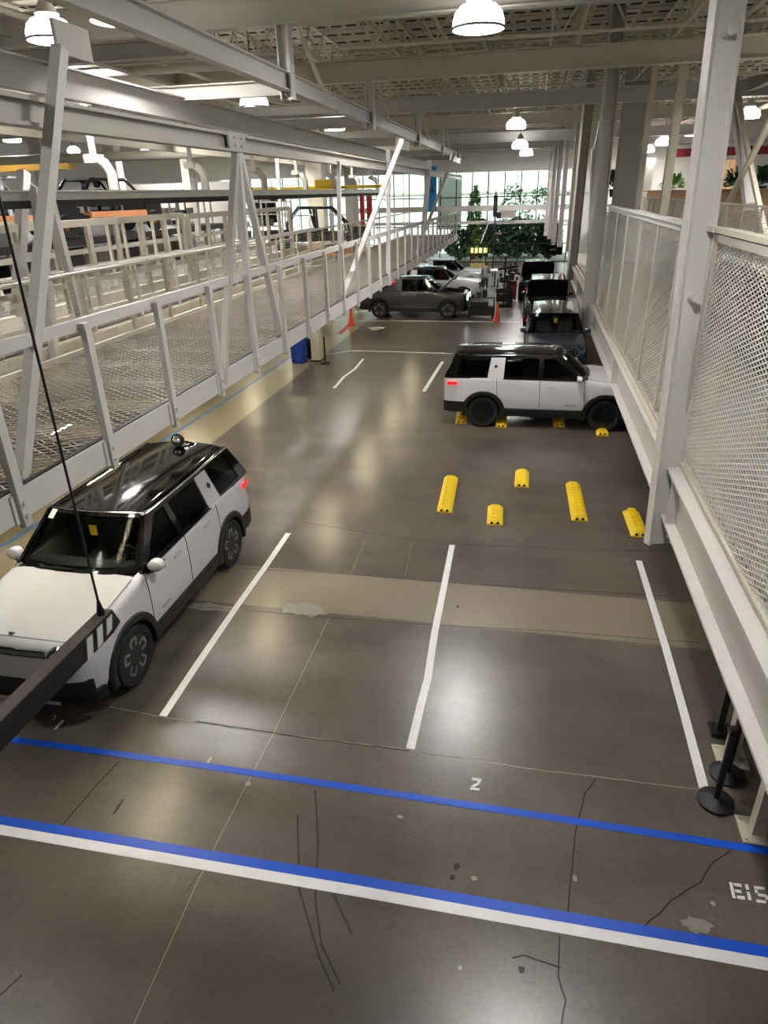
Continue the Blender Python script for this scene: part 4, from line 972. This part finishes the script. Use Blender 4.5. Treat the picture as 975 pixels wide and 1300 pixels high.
# ------------------------------------------------------------------ things on the hall floor
def cone(px, py, label):
    p = P(px, py, Z=0); root = empty('traffic_cone', (p.x, p.y, 0), 0, label, 'traffic cone', 'orange traffic cones')
    q = MB(); q.box((-.19, -.19, 0), (.19, .19, .035)); q.build('base', M['orange'], root)
    q = MB(); q.lathe([(.14, .03), (.035, .90), (.0001, .91)], 20); q.build('cone', M['orange'], root, 40)
cone(446, 413, 'orange cone at the tail of the charcoal pickup under the walkway'); cone(631, 408, 'orange cone in front of the black equipment cart')
def drum(px, py, m, label, r, h):
    p = P(px, py, Z=0); root = empty('trash_bin', (p.x, p.y+r, 0), 0, label, 'bin')
    q = MB(); q.lathe([(r*.82, 0), (r*.9, .02), (r, h-.06), (r*1.05, h-.06), (r*1.05, h), (r*.97, h), (r*.86, .05), (.0001, .05)], 28); q.build('body', M[m], root, 40)
    q = MB(); q.lathe([(r*.97, h*.62), (r*1.0, h*.62), (r*1.0, h*.66), (r*.97, h*.66)], 28, close=True); q.lathe([(r*.93, h*.3), (r*.965, h*.3), (r*.965, h*.34), (r*.93, h*.34)], 28, close=True); q.build('rib', M[m], root, 40)
    q = MB()
    for s in (1, -1): q.tube([(s*r, -.08, h-.14), (s*(r+.05), -.08, h-.16), (s*(r+.05), .08, h-.16), (s*r, .08, h-.14)], .018, 6)
    q.build('handle', M[m], root)
drum(377, 462, 'bin_blue', 'blue round bin under the edge of the walkway', .33, .95); drum(392, 456, 'black', 'black round bin right behind the blue bin', .3, 1.0)
p = P(403, 458, Z=0); root = empty('walkway_support', (p.x, p.y, 0), 0, 'pale square post with black foot under the walkway beside the bins', 'post')
q = MB(); q.box((-.2, -.2, 0), (.2, .2, .06)); q.build('foot', M['black'], root)
q = MB(); q.box((-.17, -.17, .06), (.17, .17, 3.41)); q.build('post', M['cream'], root)
q = MB(); q.box((-.18, -.18, 1.3), (.18, .18, 2.2)); q.build('sleeve', M['dark'], root)
for px, py in ((415, 460),):
    p = P(px, py, Z=0); root = empty('stanchion', (p.x, p.y-.2, 0), 0, 'black stanchion by the bins, %s the pale post' % ('left of' if px < 400 else 'right of'), 'stanchion', 'black barrier posts')
    q = MB(); q.lathe([(.0001, 0), (.19, 0), (.19, .02), (.05, .06), (.0001, .06)], 20); q.build('base', M['black'], root, 40); q = MB(); q.lathe([(.033, .05), (.033, .98), (.0001, 1.0)], 12); q.build('post', M['dark'], root, 40)
# carts and stands between the parked rows
def cart(px, py, w, d, h, label, extra=0):
    p = P(px, py, Z=0); root = empty('equipment_cart', (p.x, p.y+d/2, 0), 0, label, 'cart')
    q = MB(); q.box((-w/2, -d/2, .12), (w/2, d/2, .50)); q.box((-w/2, -d/2, h*.55), (w/2, d/2, h*.55+.03)); q.build('cabinet', M['black'], root)
    q = MB()
    for a in (-1, 1):
        for b in (-1, 1): q.bar((a*(w/2-.03), b*(d/2-.03), .5), (a*(w/2-.03), b*(d/2-.03), h), .04, .04)
    q.box((-w/2, -d/2, h), (w/2, d/2, h+.04)); q.build('frame', M['dark'], root)
    for a in (-1, 1):
        for b in (-1, 1):
            q = MB(); q.lathe([(.06, -.02), (.06, .02)], 12, Matrix.Translation((a*(w/2-.08), b*(d/2-.06), .06)) @ Matrix.Rotation(PI/2, 4, 'X')); q.build('caster', M['rubber'], root)
    q = MB()
    for k in range(extra): x = -w/2+.15+k*.28; q.box((x, -d/2+.05, h+.04), (x+.2, d/2-.05, h+.14+.12*(k % 3)))
    q.box((-w/2+.1, -.1, .55), (w/2-.3, .2, .75)); q.build('instrument', M['dark'], root)
cart(610, 404, 1.3, .6, .95, 'black equipment cart in front of the charcoal pickup nose', 3)
cart(640, 386, .9, .6, 1.25, 'dark instrument cart beyond the orange cone', 3)
p = P(641, 392, Z=0); root = empty('test_rig', (p.x, p.y+.8, 0), 0, 'tall dark test rig with arms between the two parked rows', 'rig')
q = MB(); q.box((-.35, -.3, 0), (.35, .3, .12)); q.build('base', M['dark'], root)
q = MB(); q.bar((-.12, 0, .1), (-.12, 0, 2.5), .09, .09); q.bar((.15, .1, .1), (.15, .1, 2.2), .08, .08); q.build('mast', M['dark'], root)
q = MB(); q.bar((-.5, 0, 1.9), (.55, 0, 2.05), .08, .12); q.bar((-.4, 0, 1.3), (.5, .1, 1.25), .08, .12); q.bar((-.55, 0, .8), (.3, 0, .9), .08, .2); q.build('arm', M['dark'], root)
for i in range(9): q = MB(); q.box((-.5+.12*i, -.1, .6+.19*((i*5) % 9)), (-.38+.12*i, .1, .75+.19*((i*5) % 9))); q.build('module', M['black'], root)
q = MB(); q.tube([(-.1, -.1, 2.4), (-.4, -.2, 1.6), (-.1, -.2, .9), (.25, -.15, 1.5), (.3, -.1, 2.0)], .02, 6); q.build('hose', M['cable'], root, 60)
p = P(648, 383, Z=0); root = empty('tool_chest', (p.x, p.y+.3, 0), 0, 'red tool chest beside the rig in front of the black SUV', 'tool chest')
q = MB(); q.box((-.3, -.25, .1), (.3, .25, 1.05)); q.build('body', M['red'], root)
for k in range(5):
    q = MB(); q.box((-.27, -.265, .15+.18*k), (.27, -.25, .31+.18*k)); d = q.build('drawer', M['red'], root); q = MB(); q.bar((-.2, -.275, .28+.18*k), (.2, -.275, .28+.18*k), .02, .02); q.build('handle', M['chrome'], d)
q = MB(); q.box((-.3, -.25, 1.05), (.3, .25, 1.09)); q.bar((-.25, .2, 1.09), (-.25, .2, 1.5), .03, .03); q.prism([(-.25, .15, 1.35), (.3, .0, 1.45), (.3, .03, 1.75), (-.25, .18, 1.65)], (0, .03, 0)); q.build('screen', M['black'], root)
# table with folded pieces and covers by the second black SUV
p = P(660, 352, Z=0); root = empty('round_table', (-2.2, 46.5, 0), 0, 'small pale round table between the far parked cars', 'table')
q = MB(); q.lathe([(.0001, 1.0), (.62, 1.0), (.62, 1.04), (.0001, 1.04)], 24); q.build('tabletop', M['wall'], root, 40)
q = MB(); q.lathe([(.3, 0), (.3, .03), (.05, .05), (.05, 1.0)], 16); q.build('leg', M['dark'], root, 40)
p = P(738, 402, Z=0); root = empty('lift_arm', (1.75, 27.6, 0), .2, 'yellow jointed lift arm beside the blue SUV roof', 'lift')
q = MB(); q.box((-.35, -.3, 0), (.35, .3, .25)); q.build('base', M['black'], root)
q = MB(); q.bar((-.15, 0, .25), (-.05, 0, 1.0), .16, .16); q.bar((-.05, 0, 1.0), (-.3, 0, 1.75), .13, .13); q.bar((-.1, -.02, .5), (.35, 0, .75), .09, .09); q.build('arm', M['amber'], root)
q = MB(); q.tube([(.3, -.1, .7), (.0, -.2, 1.0), (-.2, -.1, 1.5)], .02, 6); q.build('hose', M['wall'], root, 50)
p = Vector((1.5, 37.5, 0)); root = empty('covered_pallet', tuple(p), 0, 'dusty pink covered stack beside the farther black SUV', 'stack')
q = MB(); rows = []
for z, s in ((0, 1), (.9, 1.02), (1.5, .9), (1.75, .55)): rows.append([Vector((math.copysign(abs(math.cos(2*PI*i/16))**.5, math.cos(2*PI*i/16))*.42*s, math.copysign(abs(math.sin(2*PI*i/16))**.5, math.sin(2*PI*i/16))*.5*s, z)) for i in range(16)])
q.loft(rows); q.build('cover', M['pinkcloth'], root, 50)
q = MB(); q.box((-.5, -.55, -.0), (.5, .55, .1)); q.build('pallet', M['wood'], root)

# people
def person(p, rz, label, top, legs, lean=0.25, reach=False):
    root = empty('person', tuple(p), rz, label, 'person')
    J = {'pelvis': ((0, 0, .95), .135), 'waist': ((.05+lean*.1, 0, 1.12), .125), 'chest': ((.08+lean*.35, 0, 1.33), .15), 'neck': ((.10+lean*.55, 0, 1.50), .055), 'headb': ((.12+lean*.6, 0, 1.56), .06)}
    verts = []; rad = []; edges = []; idx = {}
    def add(n, c, r): idx[n] = len(verts); verts.append(c); rad.append(r)
    for n, (c, r) in J.items(): add(n, c, r)
    for a, b in (('pelvis', 'waist'), ('waist', 'chest'), ('chest', 'neck'), ('neck', 'headb')): edges.append((idx[a], idx[b]))
    for s in (1, -1):
        n = str(s); sx = .08+lean*.4
        add('sh'+n, (sx, s*.19, 1.42), .065); add('el'+n, (sx+.12, s*.25, 1.15), .045); add('wr'+n, (sx+.36, s*.18, 1.10+(.08 if reach else 0)), .03)
        add('hip'+n, (0, s*.10, .88), .095); add('kn'+n, (.03, s*.11, .48), .06); add('an'+n, (-.02, s*.11, .09), .04); add('to'+n, (.16, s*.12, .04), .035)
        for a, b in (('chest', 'sh'+n), ('sh'+n, 'el'+n), ('el'+n, 'wr'+n), ('pelvis', 'hip'+n), ('hip'+n, 'kn'+n), ('kn'+n, 'an'+n), ('an'+n, 'to'+n)): edges.append((idx[a], idx[b]))
    me = bpy.data.meshes.new('figure'); me.from_pydata(verts, edges, []); o = bpy.data.objects.new('figure', me); col.objects.link(o)
    sk = o.modifiers.new('skin', 'SKIN')
    for v, r in zip(me.skin_vertices[0].data, rad): v.radius = (r, r)
    me.skin_vertices[0].data[0].use_root = True
    ss = o.modifiers.new('sub', 'SUBSURF'); ss.levels = 2; ss.render_levels = 2
    dg = bpy.context.evaluated_depsgraph_get(); dg.update(); m2 = bpy.data.meshes.new_from_object(o.evaluated_get(dg)); rm(o)
    m2.materials.clear()
    for m in (M[top], M[legs], M['skin'], M['black']): m2.materials.append(m)
    for pl in m2.polygons:
        c = pl.center; arm = abs(c.y) > .13 and c.x > lean*.4+.1 and c.z > 1.0
        pl.material_index = 3 if c.z < .10 else 1 if c.z < .96 else 2 if (c.z > 1.49 or (arm and c.x > lean*.4+.24)) else 0
    m2.shade_smooth(); b = bpy.data.objects.new('body', m2); col.objects.link(b); b.parent = root
    hc = Vector((.14+lean*.65, 0, 1.66)); q = MB(); q.ball(hc, (.095, .078, .12), 16, 12); q.ball(hc+Vector((.095, 0, -.005)), (.018, .014, .022), 8, 6)
    for s in (1, -1): q.ball(hc+Vector((.0, s*.078, -.005)), (.02, .012, .03), 8, 6)
    q.build('head', M['skin'], root, 60)
    q = MB()
    for s in (1, -1): q.ball(hc+Vector((.085, s*.03, .012)), (.01, .013, .009), 8, 6)
    q.bar(hc+Vector((.088, -.022, -.055)), hc+Vector((.088, .022, -.055)), .008, .008); q.build('eye', M['hair'], root, 60)
    q = MB(); q.ball(hc+Vector((-.02, 0, .035)), (.098, .088, .10), 16, 10); q.build('hair', M['hair'], root, 60)
    for s in (1, -1):
        q = MB(); w = Vector((.08+lean*.4+.36, s*.18, 1.10+(.08 if reach else 0))); q.ball(w+Vector((.045, 0, 0)), (.045, .035, .018), 10, 8)
        for f in range(4): y = (-.027+.018*f); L = (.065, .075, .07, .055)[f]; q.tube([w+Vector((.07, y, 0)), w+Vector((.07+L*.6, y, -.005)), w+Vector((.07+L, y, -.03))], [.009, .008, .006], 6)
        q.tube([w+Vector((.03, -s*.03, 0)), w+Vector((.065, -s*.055, -.01)), w+Vector((.085, -s*.05, -.025))], [.010, .009, .007], 6); q.build('hand', M['skin'], root, 60)
    return root
person((-2.6, 43.0, 0), PI/2, 'person in a grey shirt leaning over the nose of the silver pickup', 'shirt', 'trousers', .3)
person((-5.1, 41.9, 0), PI/2, 'person in a red shirt standing between the white SUV and silver pickup', 'redcloth', 'trousers', .15)

# ------------------------------------------------------------------ black boom with its cable in front of the landing
bx = -1.5; e = P(143, 775, X=bx)
root = empty('suspended_boom', (bx, e.y, e.z), 0, 'dark suspended boom with white slanted stripes at its end', 'boom')
Lb = 2.4; hb = .088; wb = .052
q = MB(); q.prism([(0, 0, 0), (0, .03, -hb*.82), (0, -.02, -hb*1.0), (0, -Lb, -hb*1.0), (0, -Lb, 0)], (-wb, 0, 0)); q.build('beam', M['boom'], root)
q = MB(); q.box((-wb, -Lb, 0), (0, 0, .004)); q.build('top_plate', M['boomtop'], root)
for k in range(3):
    q = MB(); y = -.012-.065*k; q.prism([(0.0005, y, -.008), (0.0005, y-.036, -.008), (0.0005, y-.036-.02, -hb*(.80, .93, .97)[k]), (0.0005, y-.02, -hb*(.72, .90, .97)[k])], (.003, 0, 0)); q.build('stripe', M['paper'], root)
q = MB(); q.lathe([(.016, .004), (.014, .02), (.008, .05), (.004, .07)], 12, Matrix.Translation((-wb/2, -.035, 0))); q.build('cable_clamp', M['dark'], root, 40)
q = MB(); q.tube([(-wb/2, -.035, .05), (-wb/2-.005, -.03, 1.0), (-wb/2-.02, .0, 2.4), (-wb/2-.02, .0, 3.2)], .0045, 8); q.build('cable', M['cable'], root, 60)

# ------------------------------------------------------------------ right: upper floor behind the bridge
q = MB(); q.box((5.5, 6, 3.75), (44, 63, 4.05)); struct(q.build('floor_upper', M['greysteel']))
rail = empty('glass_guard', (5.6, 8, 4.05), 0, 'mesh guard rail with white top bar on the upper floor', 'guard rail')
q = MB(); q.bar((0, 0, 1.12), (0, 42, 1.12), .07, .05); q.build('top_bar', M['cream'], rail)
k = 0
while k*1.7 < 42:
    q = MB(); q.bar((0, k*1.7, 0), (0, k*1.7, 1.1), .05, .05); q.build('post', M['greysteel'], rail); k += 1
q = MB()
for i in range(18): q.bar((0, 0, .06+.058*i), (0, 42, .06+.058*i), .008, .012)
for i in range(350): q.bar((0, .12*i, .04), (0, .12*i, 1.08), .007, .007, (1, 0, 0))
q.build('mesh', M['mesh'], rail)
def planter(x0, y0, x1, y1, h, label):
    root = empty('wood_planter', (x0, y0, 4.05), 0, label, 'planter'); q = MB(); d = Vector((x1-x0, y1-y0, 0)); n = int(d.length/.16)
    for i in range(n):
        a = d*(i/n); b = d*((i+1)/n-.012/d.length); q.bar(a+Vector((0, 0, h/2)), b+Vector((0, 0, h/2)), .06, h)
    q.build('board', M['wood'], root)
    q = MB(); q.bar((0, 0, h+.02), d+Vector((0, 0, h+.02)), .5, .05, off=(.0, 0)); q.build('cap', M['wood'], root)
pa = P(822, 245, Y=40); pb_ = P(1000, 243, Y=30)
planter(pa.x, 40, pb_.x, 30, 1.42, 'long pale wood planter wall on the upper floor')
q = MB(); q.box((12, 50, 4.05), (44, 50.3, 7.3)); q.box((5.6, 50, 4.05), (7.3, 50.3, 7.3)); struct(q.build('wall_right', M['wall']))
q = MB(); q.box((8, 49.9, 7.3), (44, 50.3, 7.75)); struct(q.build('trim_9', M['stripe_red']))
wp = P(925, 225, Y=44)
q = MB()
for i in range(7): q.box((wp.x-.9+.28*i, 43.9, 4.05), (wp.x-.9+.28*i+.25, 44.1, 6.9))
tag(q.build('wood_partition', M['wood']), 'tall pale wood partition right of the big white column', 'partition')
def pot_plant(px, py, Y, r, label, m='leaf', n=90, leaf=.25):
    c = P(px, py, Y=Y); root = empty('potted_plant', (c.x, Y, c.z), 0, label, 'plant', 'plants on the upper floor'); q = MB()
    for i in range(n):
        t = random.uniform(0, 2*PI); el = random.uniform(.1, 1.4); L = r*random.uniform(.6, 1.1); d = Vector((math.cos(t)*math.cos(el), math.sin(t)*math.cos(el), math.sin(el))); s = d.cross(Vector((0, 0, 1))).normalized()*leaf*.3
        a = d*L*.35; b = d*L*.8; e_ = d*L+Vector((0, 0, -.15*L)); q.add([a, b+s, e_, b-s], [(0, 1, 2, 3)])
    q.build('foliage', M[m], root)
    q = MB(); q.lathe([(.12, -.35), (.18, 0), (.16, 0), (.12, -.3), (.0001, -.3)], 14); q.build('pot', M['dark'], root, 40)
pot_plant(855, 241, 38.2, .9, 'light green plant spilling over the wood planter', 'leaf2'); pot_plant(935, 238, 34.5, .95, 'dark leafy plant behind the crossed white braces', n=120); pot_plant(968, 236, 33, .95, 'dark leafy plant at the right edge of the picture', n=130); pot_plant(778, 240, 38, 1.1, 'tall dark plant hanging left of the grey pillar', n=110); pot_plant(800, 243, 41, .6, 'small dark plant near the grey pillar', n=50)
# pillars, hangers and crossed braces on the upper floor
def upper_post(px, Y, w, m, z1=10.7, label=None, z0=4.05):
    c = P(px, 240, Y=Y); q = MB(); q.ibeam((c.x, Y, z0), (c.x, Y, z1), w, w, .03, .03, (0, 1, 0)); struct(q.build('column_upper', M[m]))
upper_post(793, 36, .95, 'greysteel'); upper_post(812, 30, .2, 'cream'); upper_post(846, 26, .26, 'cream'); upper_post(798, 44, .3, 'cream')
q = MB(); c = P(905, 150, X=7.2); 
q.bar(P(952, 262, X=7.2), P(925, 60, X=7.2), .34, .3); struct(q.build('brace_cross', M['white']))
q = MB(); q.bar(P(925, 256, X=7.0), P(985, 140, X=7.0), .16, .16); struct(q.build('brace_cross', M['cream']))
q = MB(); q.bar(P(972, 300, X=7.1), P(930, 100, X=7.1), .14, .14); struct(q.build('brace_cross', M['cream']))
q = MB(); q.box((14.5, 6, 4.05), (14.8, 36, 4.9)); tag(q.build('low_partition', M['wall']), 'low pale partition behind the mesh guard rail', 'partition')

# ------------------------------------------------------------------ left: assembly hall beyond the walkway
q = MB(); q.box((-30, 2, 2.95), (-9.3, 40, 3.2)); struct(q.build('floor_assembly', M['slab2']))
q = MB(); q.box((-9.5, 2, 3.2), (-9.3, 40, 3.55)); q.box((-10.9, 2, 3.2), (-10.75, 40, 3.5)); struct(q.build('trim_10', M['cream']))
def guard(x, y0, y1, z0, h, label, step=.62, w=.09):
    root = empty('guard_rail', (x, y0, z0), 0, label, 'guard rail', 'cream guard rails'); L = y1-y0
    q = MB(); q.bar((0, 0, h), (0, L, h), .09, .14); q.build('top_bar', M['cream'], root); q = MB(); q.bar((0, 0, .35*h), (0, L, .35*h), .08, .12); q.build('mid_bar', M['cream'], root)
    n = int(L/step)
    for i in range(n+1): q = MB(); q.bar((0, L*i/n, 0), (0, L*i/n, h), w*.8, w, (0, 1, 0)); q.build('post', M['cream'], root)
guard(-9.42, 9.6, 18.5, 3.5, 1.78, 'cream guard rail with wide posts nearest the walkway', 1.0, .11); guard(-9.42, 18.8, 27.5, 3.5, 1.75, 'cream guard rail with wide posts farther along the walkway', 1.1, .11)
guard(-13.2, 12.5, 17.5, 3.2, 2.0, 'cream guard frame in front of the chassis line', .9, .09); guard(-13.0, 19.5, 26, 3.2, 1.9, 'cream guard frame near the far end of the chassis line', .9, .09)
# tubular handrail on the assembly floor
hr = empty('handrail', (-8.9, 3, 3.2), 0, 'slim white tube handrail between the walkway and the guard rails', 'handrail')
q = MB(); q.tube([(0, 0, 1.25), (0, 26, 1.25)], .035, 8); q.build('top_tube', M['white'], hr, 40)
for i in range(14): q = MB(); q.bar((0, 1.9*i+.4, .0), (0, 1.9*i+.4, 1.25), .06, .06); q.build('post', M['white'], hr)
q = MB(); q.box((-9.0, 2, 2.95), (-8.8, 38, 3.2)); struct(q.build('trim_11', M['cream']))
# overhead twin rail of the assembly line
rl = empty('conveyor_rail', (-9.0, 2, 5.6), 0, 'long dark overhead conveyor rail running to the far end', 'rail')
q = MB(); q.box((-.12, 0, .13), (.12, 42, .30)); q.box((-.2, 0, .27), (.2, 42, .30)); q.build('rail_top', M['galv'], rl)
q = MB(); q.box((-.10, 0, 0), (.10, 42, .13)); q.build('rail_underside', M['slot'], rl)
for i in range(9):
    q = MB(); y = 3.5+4.6*i; q.tube([(0, y, .3), (0, y, .62), (-.12, y, .82), (-.35, y, .92)], .11, 10); q.box((-.5, y-.15, .84), (-.2, y+.15, 1.0)); q.bar((-.35, y, 1.0), (-.35, y, 2.05), .1, .1); q.build('hook_bracket', M['greysteel'], rl, 50)
# yellow gantry bridge above the line
q = MB(); q.bar((-22, 20, 6.64), (-13.5, 20, 6.64), .3, .17); tag(q.build('crane_bridge', M['ochre']), 'yellow crane bridge above the rail on the far left', 'crane')
q = MB(); q.bar((-13.5, 34.4, 6.0), (-6.7, 34.4, 6.0), .3, .14); q.box((-10.3, 34.1, 6.05), (-9.3, 34.7, 6.35)); tag(q.build('crane_bridge', M['yellow']), 'yellow crane bridge near the blue banner', 'crane')
# leaning white supports in front of the line
def prop(p, q_, w, label, m='white'):
    q = MB(); q.bar(p, q_, w, w*1.1, (0, 1, 0)); tag(q.build('support_strut', M[m]), label, 'strut')
prop(P(22, 400, X=-9.4), P(30, 218, X=-9.4), .16, 'upright white strut at the left edge, behind the first leaning hanger'); prop(P(120, 470, X=-8.6), P(62, 246, X=-8.6), .12, 'leaning white strut right of the first leaning hanger'); prop(P(72, 470, X=-8.7), P(45, 240, X=-8.7), .13, 'white strut just behind the first leaning hanger')
prop(P(252, 300, X=-10.2), P(246, 225, X=-10.2), .14, 'short white strut in front of the orange chassis'); prop(P(360, 330, X=-9.6), P(352, 200, X=-9.6), .12, 'thin white upright right of the three-legged hanger'); prop(P(422, 330, X=-9.9), P(418, 205, X=-9.9), .12, 'thin white upright left of the blue banner')
# chassis bodies riding on the line
def chassis(x, y, z, rz, label, body='carblack', sill='orangeprimer'):
    root = empty('vehicle_chassis', (x, y, z), rz, label, 'chassis', 'chassis on the assembly line')
    for s in (1, -1):
        q = MB(); q.bar((-2.3, s*.62, .35), (2.3, s*.62, .35), .2, .22); q.build('frame_rail', M['dark'], root)
        q = MB(); q.bar((-1.3, s*.88, .5), (1.3, s*.88, .5), .14, .2); q.build('sill', M[sill], root)
        q = MB(); q.tube([(1.35, s*.88, .55), (1.3, s*.88, 1.0), (.65, s*.72, 1.65), (-.9, s*.72, 1.68), (-1.5, s*.82, 1.0), (-1.45, s*.88, .55)], .06, 8); q.tube([(-.1, s*.88, .55), (-.15, s*.72, 1.66)], .07, 8); q.build('side_frame', M[body], root, 60)
        for xx in (-1.75, 1.75): q = MB(); q.lathe([(.36, -.11), (.38, -.05), (.38, .05), (.36, .11), (.15, .09), (.15, -.09)], 20, Matrix.Translation((xx, s*.8, .2)) @ Matrix.Rotation(PI/2, 4, 'X'), close=True); q.build('wheel_hub', M['rubber'], root, 40)
    q = MB(); q.box((-2.4, -.6, .3), (-1.5, .6, .75)); q.box((1.5, -.6, .3), (2.4, .6, .8)); q.build('drive_unit', M['black'], root)
    q = MB()
    for xx in (-1.9, 1.9): q.ball((xx, -.62, .15), (.22, .12, .24), 12, 8)
    q.build('stand', M['amber'], root, 60)
    q = MB(); q.box((-.9, -.72, 1.66), (.65, .72, 1.72)); q.build('roof_frame', M[body], root)
    for yy in (-.35, .35): seat_mesh(.5).build('seat', M['carblack'], root, 40, (.1, yy, .6))
M['orangeprimer'] = mat('orange_primer', (222, 150, 104), .5)
cv = empty('conveyor_platform', (-19.5, 3, 3.2), 0, 'long dark conveyor platform carrying the chassis', 'conveyor')
q = MB(); q.box((-4.5, 0, 1.13), (4.5, 31, 1.35)); q.build('deck', M['dark'], cv)
q = MB(); q.bar((4.5, 0, .95), (4.5, 31, .95), .1, .16); q.bar((4.5, 0, .45), (4.5, 31, .45), .1, .12); q.build('side_rail', M['greysteel'], cv)
for i in range(17): q = MB(); q.bar((4.4, .3+1.9*i, 0), (4.4, .3+1.9*i, 1.13), .16, .16); q.build('leg', M['greysteel'], cv)
for i in range(8):
    q = MB(); y = 1.2+3.8*i; w = random.uniform(1.2, 2.2); q.box((2.2, y, 0), (3.6, y+w, random.uniform(.5, .95))); q.box((2.5, y+.2, .0), (3.7, y+w*.5, .4)); q.build('drive_cabinet', M[random.choice(('dark', 'galv', 'galv'))], cv)
q = MB(); q.box((-14.8, 3, 4.45), (-13.6, 13.4, 4.62)); q.box((-14.8, 3, 3.2), (-13.6, 13.4, 3.9)); tag(q.build('parts_bench', M['galv']), 'long grey parts bench left of the first guard frame', 'bench')
chassis(-16.6, 20.3, 4.74, 1.2, 'chassis with orange sills behind the dark overhead rail', 'carsilver')
chassis(-16.3, 25.6, 4.74, 1.25, 'black chassis right of the orange silled one')
chassis(-17.5, 12.6, 4.74, 1.0, 'dark chassis at the left edge of the picture', sill='dark')
chassis(-9.9, 33.0, 3.5, .35, 'black cab body with seats at the far end of the walkway', sill='dark')
q = MB(); q.box((-12.0, 31.2, 3.2), (-7.3, 35, 3.29)); tag(q.build('body_pallet', M['amber']), 'low amber pallet under the black cab body', 'pallet')
# robots and racks as simple machine silhouettes
def robot(x, y, z, label):
    root = empty('robot_arm', (x, y, z), random.uniform(0, 3), label, 'robot', 'orange robot arms')
    q = MB(); q.lathe([(.3, 0), (.3, .12), (.2, .2), (.2, .5)], 18); q.build('base', M['dark'], root, 40)
    q = MB(); q.bar((0, 0, .45), (.15, 0, 1.1), .22, .22); q.tube([(.15, -.16, 1.1), (.15, .16, 1.1)], .16, 14); q.bar((.15, 0, 1.1), (.8, 0, 1.3), .16, .16); q.build('arm', M['amber'], root, 40)
    q = MB(); q.bar((.8, 0, 1.3), (.95, 0, 1.05), .1, .1); q.build('gripper', M['dark'], root)
robot(-12.3, 10.1, 4.2, 'orange robot arm at the left edge behind the first hanger')
for i, (x, y, w, h, lb) in enumerate(((-22, 38, 5, 3.0, 'grey shelf rack far behind the chassis line'), (-15, 39, 3, 2.6, 'grey shelf rack left of the far pillar'), (-19, 36, 4, 2.8, 'grey shelf rack behind the black chassis'))):
    root = empty('shelf_rack', (x, y, 3.2), 0, lb, 'rack', 'racks beyond the line')
    for a in (-1, 0, 1): 
        for b in (0, .8): q = MB(); q.bar((a*w/2, b, 0), (a*w/2, b, h), .08, .08); q.build('post', M['galv'], root)
    for k in range(4): q = MB(); q.box((-w/2, 0, .3+h*.24*k), (w/2, .8, .36+h*.24*k)); q.build('shelf', M['galv'], root)
    for k in range(4):
        for j in range(int(w/.7)):
            if random.random() < .7: q = MB(); q.box((-w/2+.1+.7*j, .1, .36+h*.24*k), (-w/2+.1+.7*j+random.uniform(.3, .55), .7, .36+h*.24*k+random.uniform(.2, .5))); q.build('stored_part', M[random.choice(('dark', 'galv', 'seat'))], root)
for (px, Y, w, m) in ((402, 40, .9, 'cream'), (446, 46, .7, 'greysteel'), (240, 44, .5, 'cream'), (60, 41, .8, 'greysteel'), (150, 41, .7, 'greysteel')):
    c = P(px, 240, Y=Y); q = MB(); q.box((c.x-w/2, Y-w/2, 0), (c.x+w/2, Y+w/2, 10.7)); struct(q.build('pillar_hall', M[m]))
q = MB(); q.box((-58, 44, 3.2), (-18.5, 44.2, 6.6)); struct(q.build('wall_left', M['wall']))
q = MB(); q.box((-13.2, 52, 3.6), (-12.7, 52.1, 6.0)); q.box((-12.4, 52, 3.6), (-12.1, 52.1, 6.0)); q.box((-11.9, 52, 3.6), (-11.5, 52.1, 6.0)); tag(q.build('red_banner', M['red']), 'red striped banner beyond the far pillar', 'banner')
q = MB(); q.box((-17.2, 43, 4.2), (-15.6, 43.15, 6.2)); tag(q.build('dark_doorway_screen', M['gblack']), 'dark screen on the far wall left of the pillar', 'screen')

# ------------------------------------------------------------------ light
w = bpy.data.worlds.new('world'); scn.world = w; w.use_nodes = True
bg = w.node_tree.nodes['Background']; bg.inputs[0].default_value = (.86, .93, 1.0, 1); bg.inputs[1].default_value = .55
sd = bpy.data.lights.new('sun', 'SUN'); sd.energy = 4.5; sd.angle = .1; so = bpy.data.objects.new('sun', sd); col.objects.link(so); so.rotation_euler = (math.radians(42), 0, math.radians(-15))
scn.view_settings.view_transform = 'Standard'; scn.view_settings.look = 'None'; scn.view_settings.gamma = 1; scn.view_settings.use_curve_mapping = False
scn.view_settings.exposure = 0.85
scn.cycles.use_denoising = True; scn.cycles.max_bounces = 6; scn.cycles.diffuse_bounces = 4; scn.cycles.glossy_bounces = 3; scn.cycles.transparent_max_bounces = 12; scn.cycles.transmission_bounces = 3
scn.cycles.sample_clamp_indirect = 6; scn.cycles.caustics_reflective = False; scn.cycles.caustics_refractive = False
bpy.context.view_layer.update()
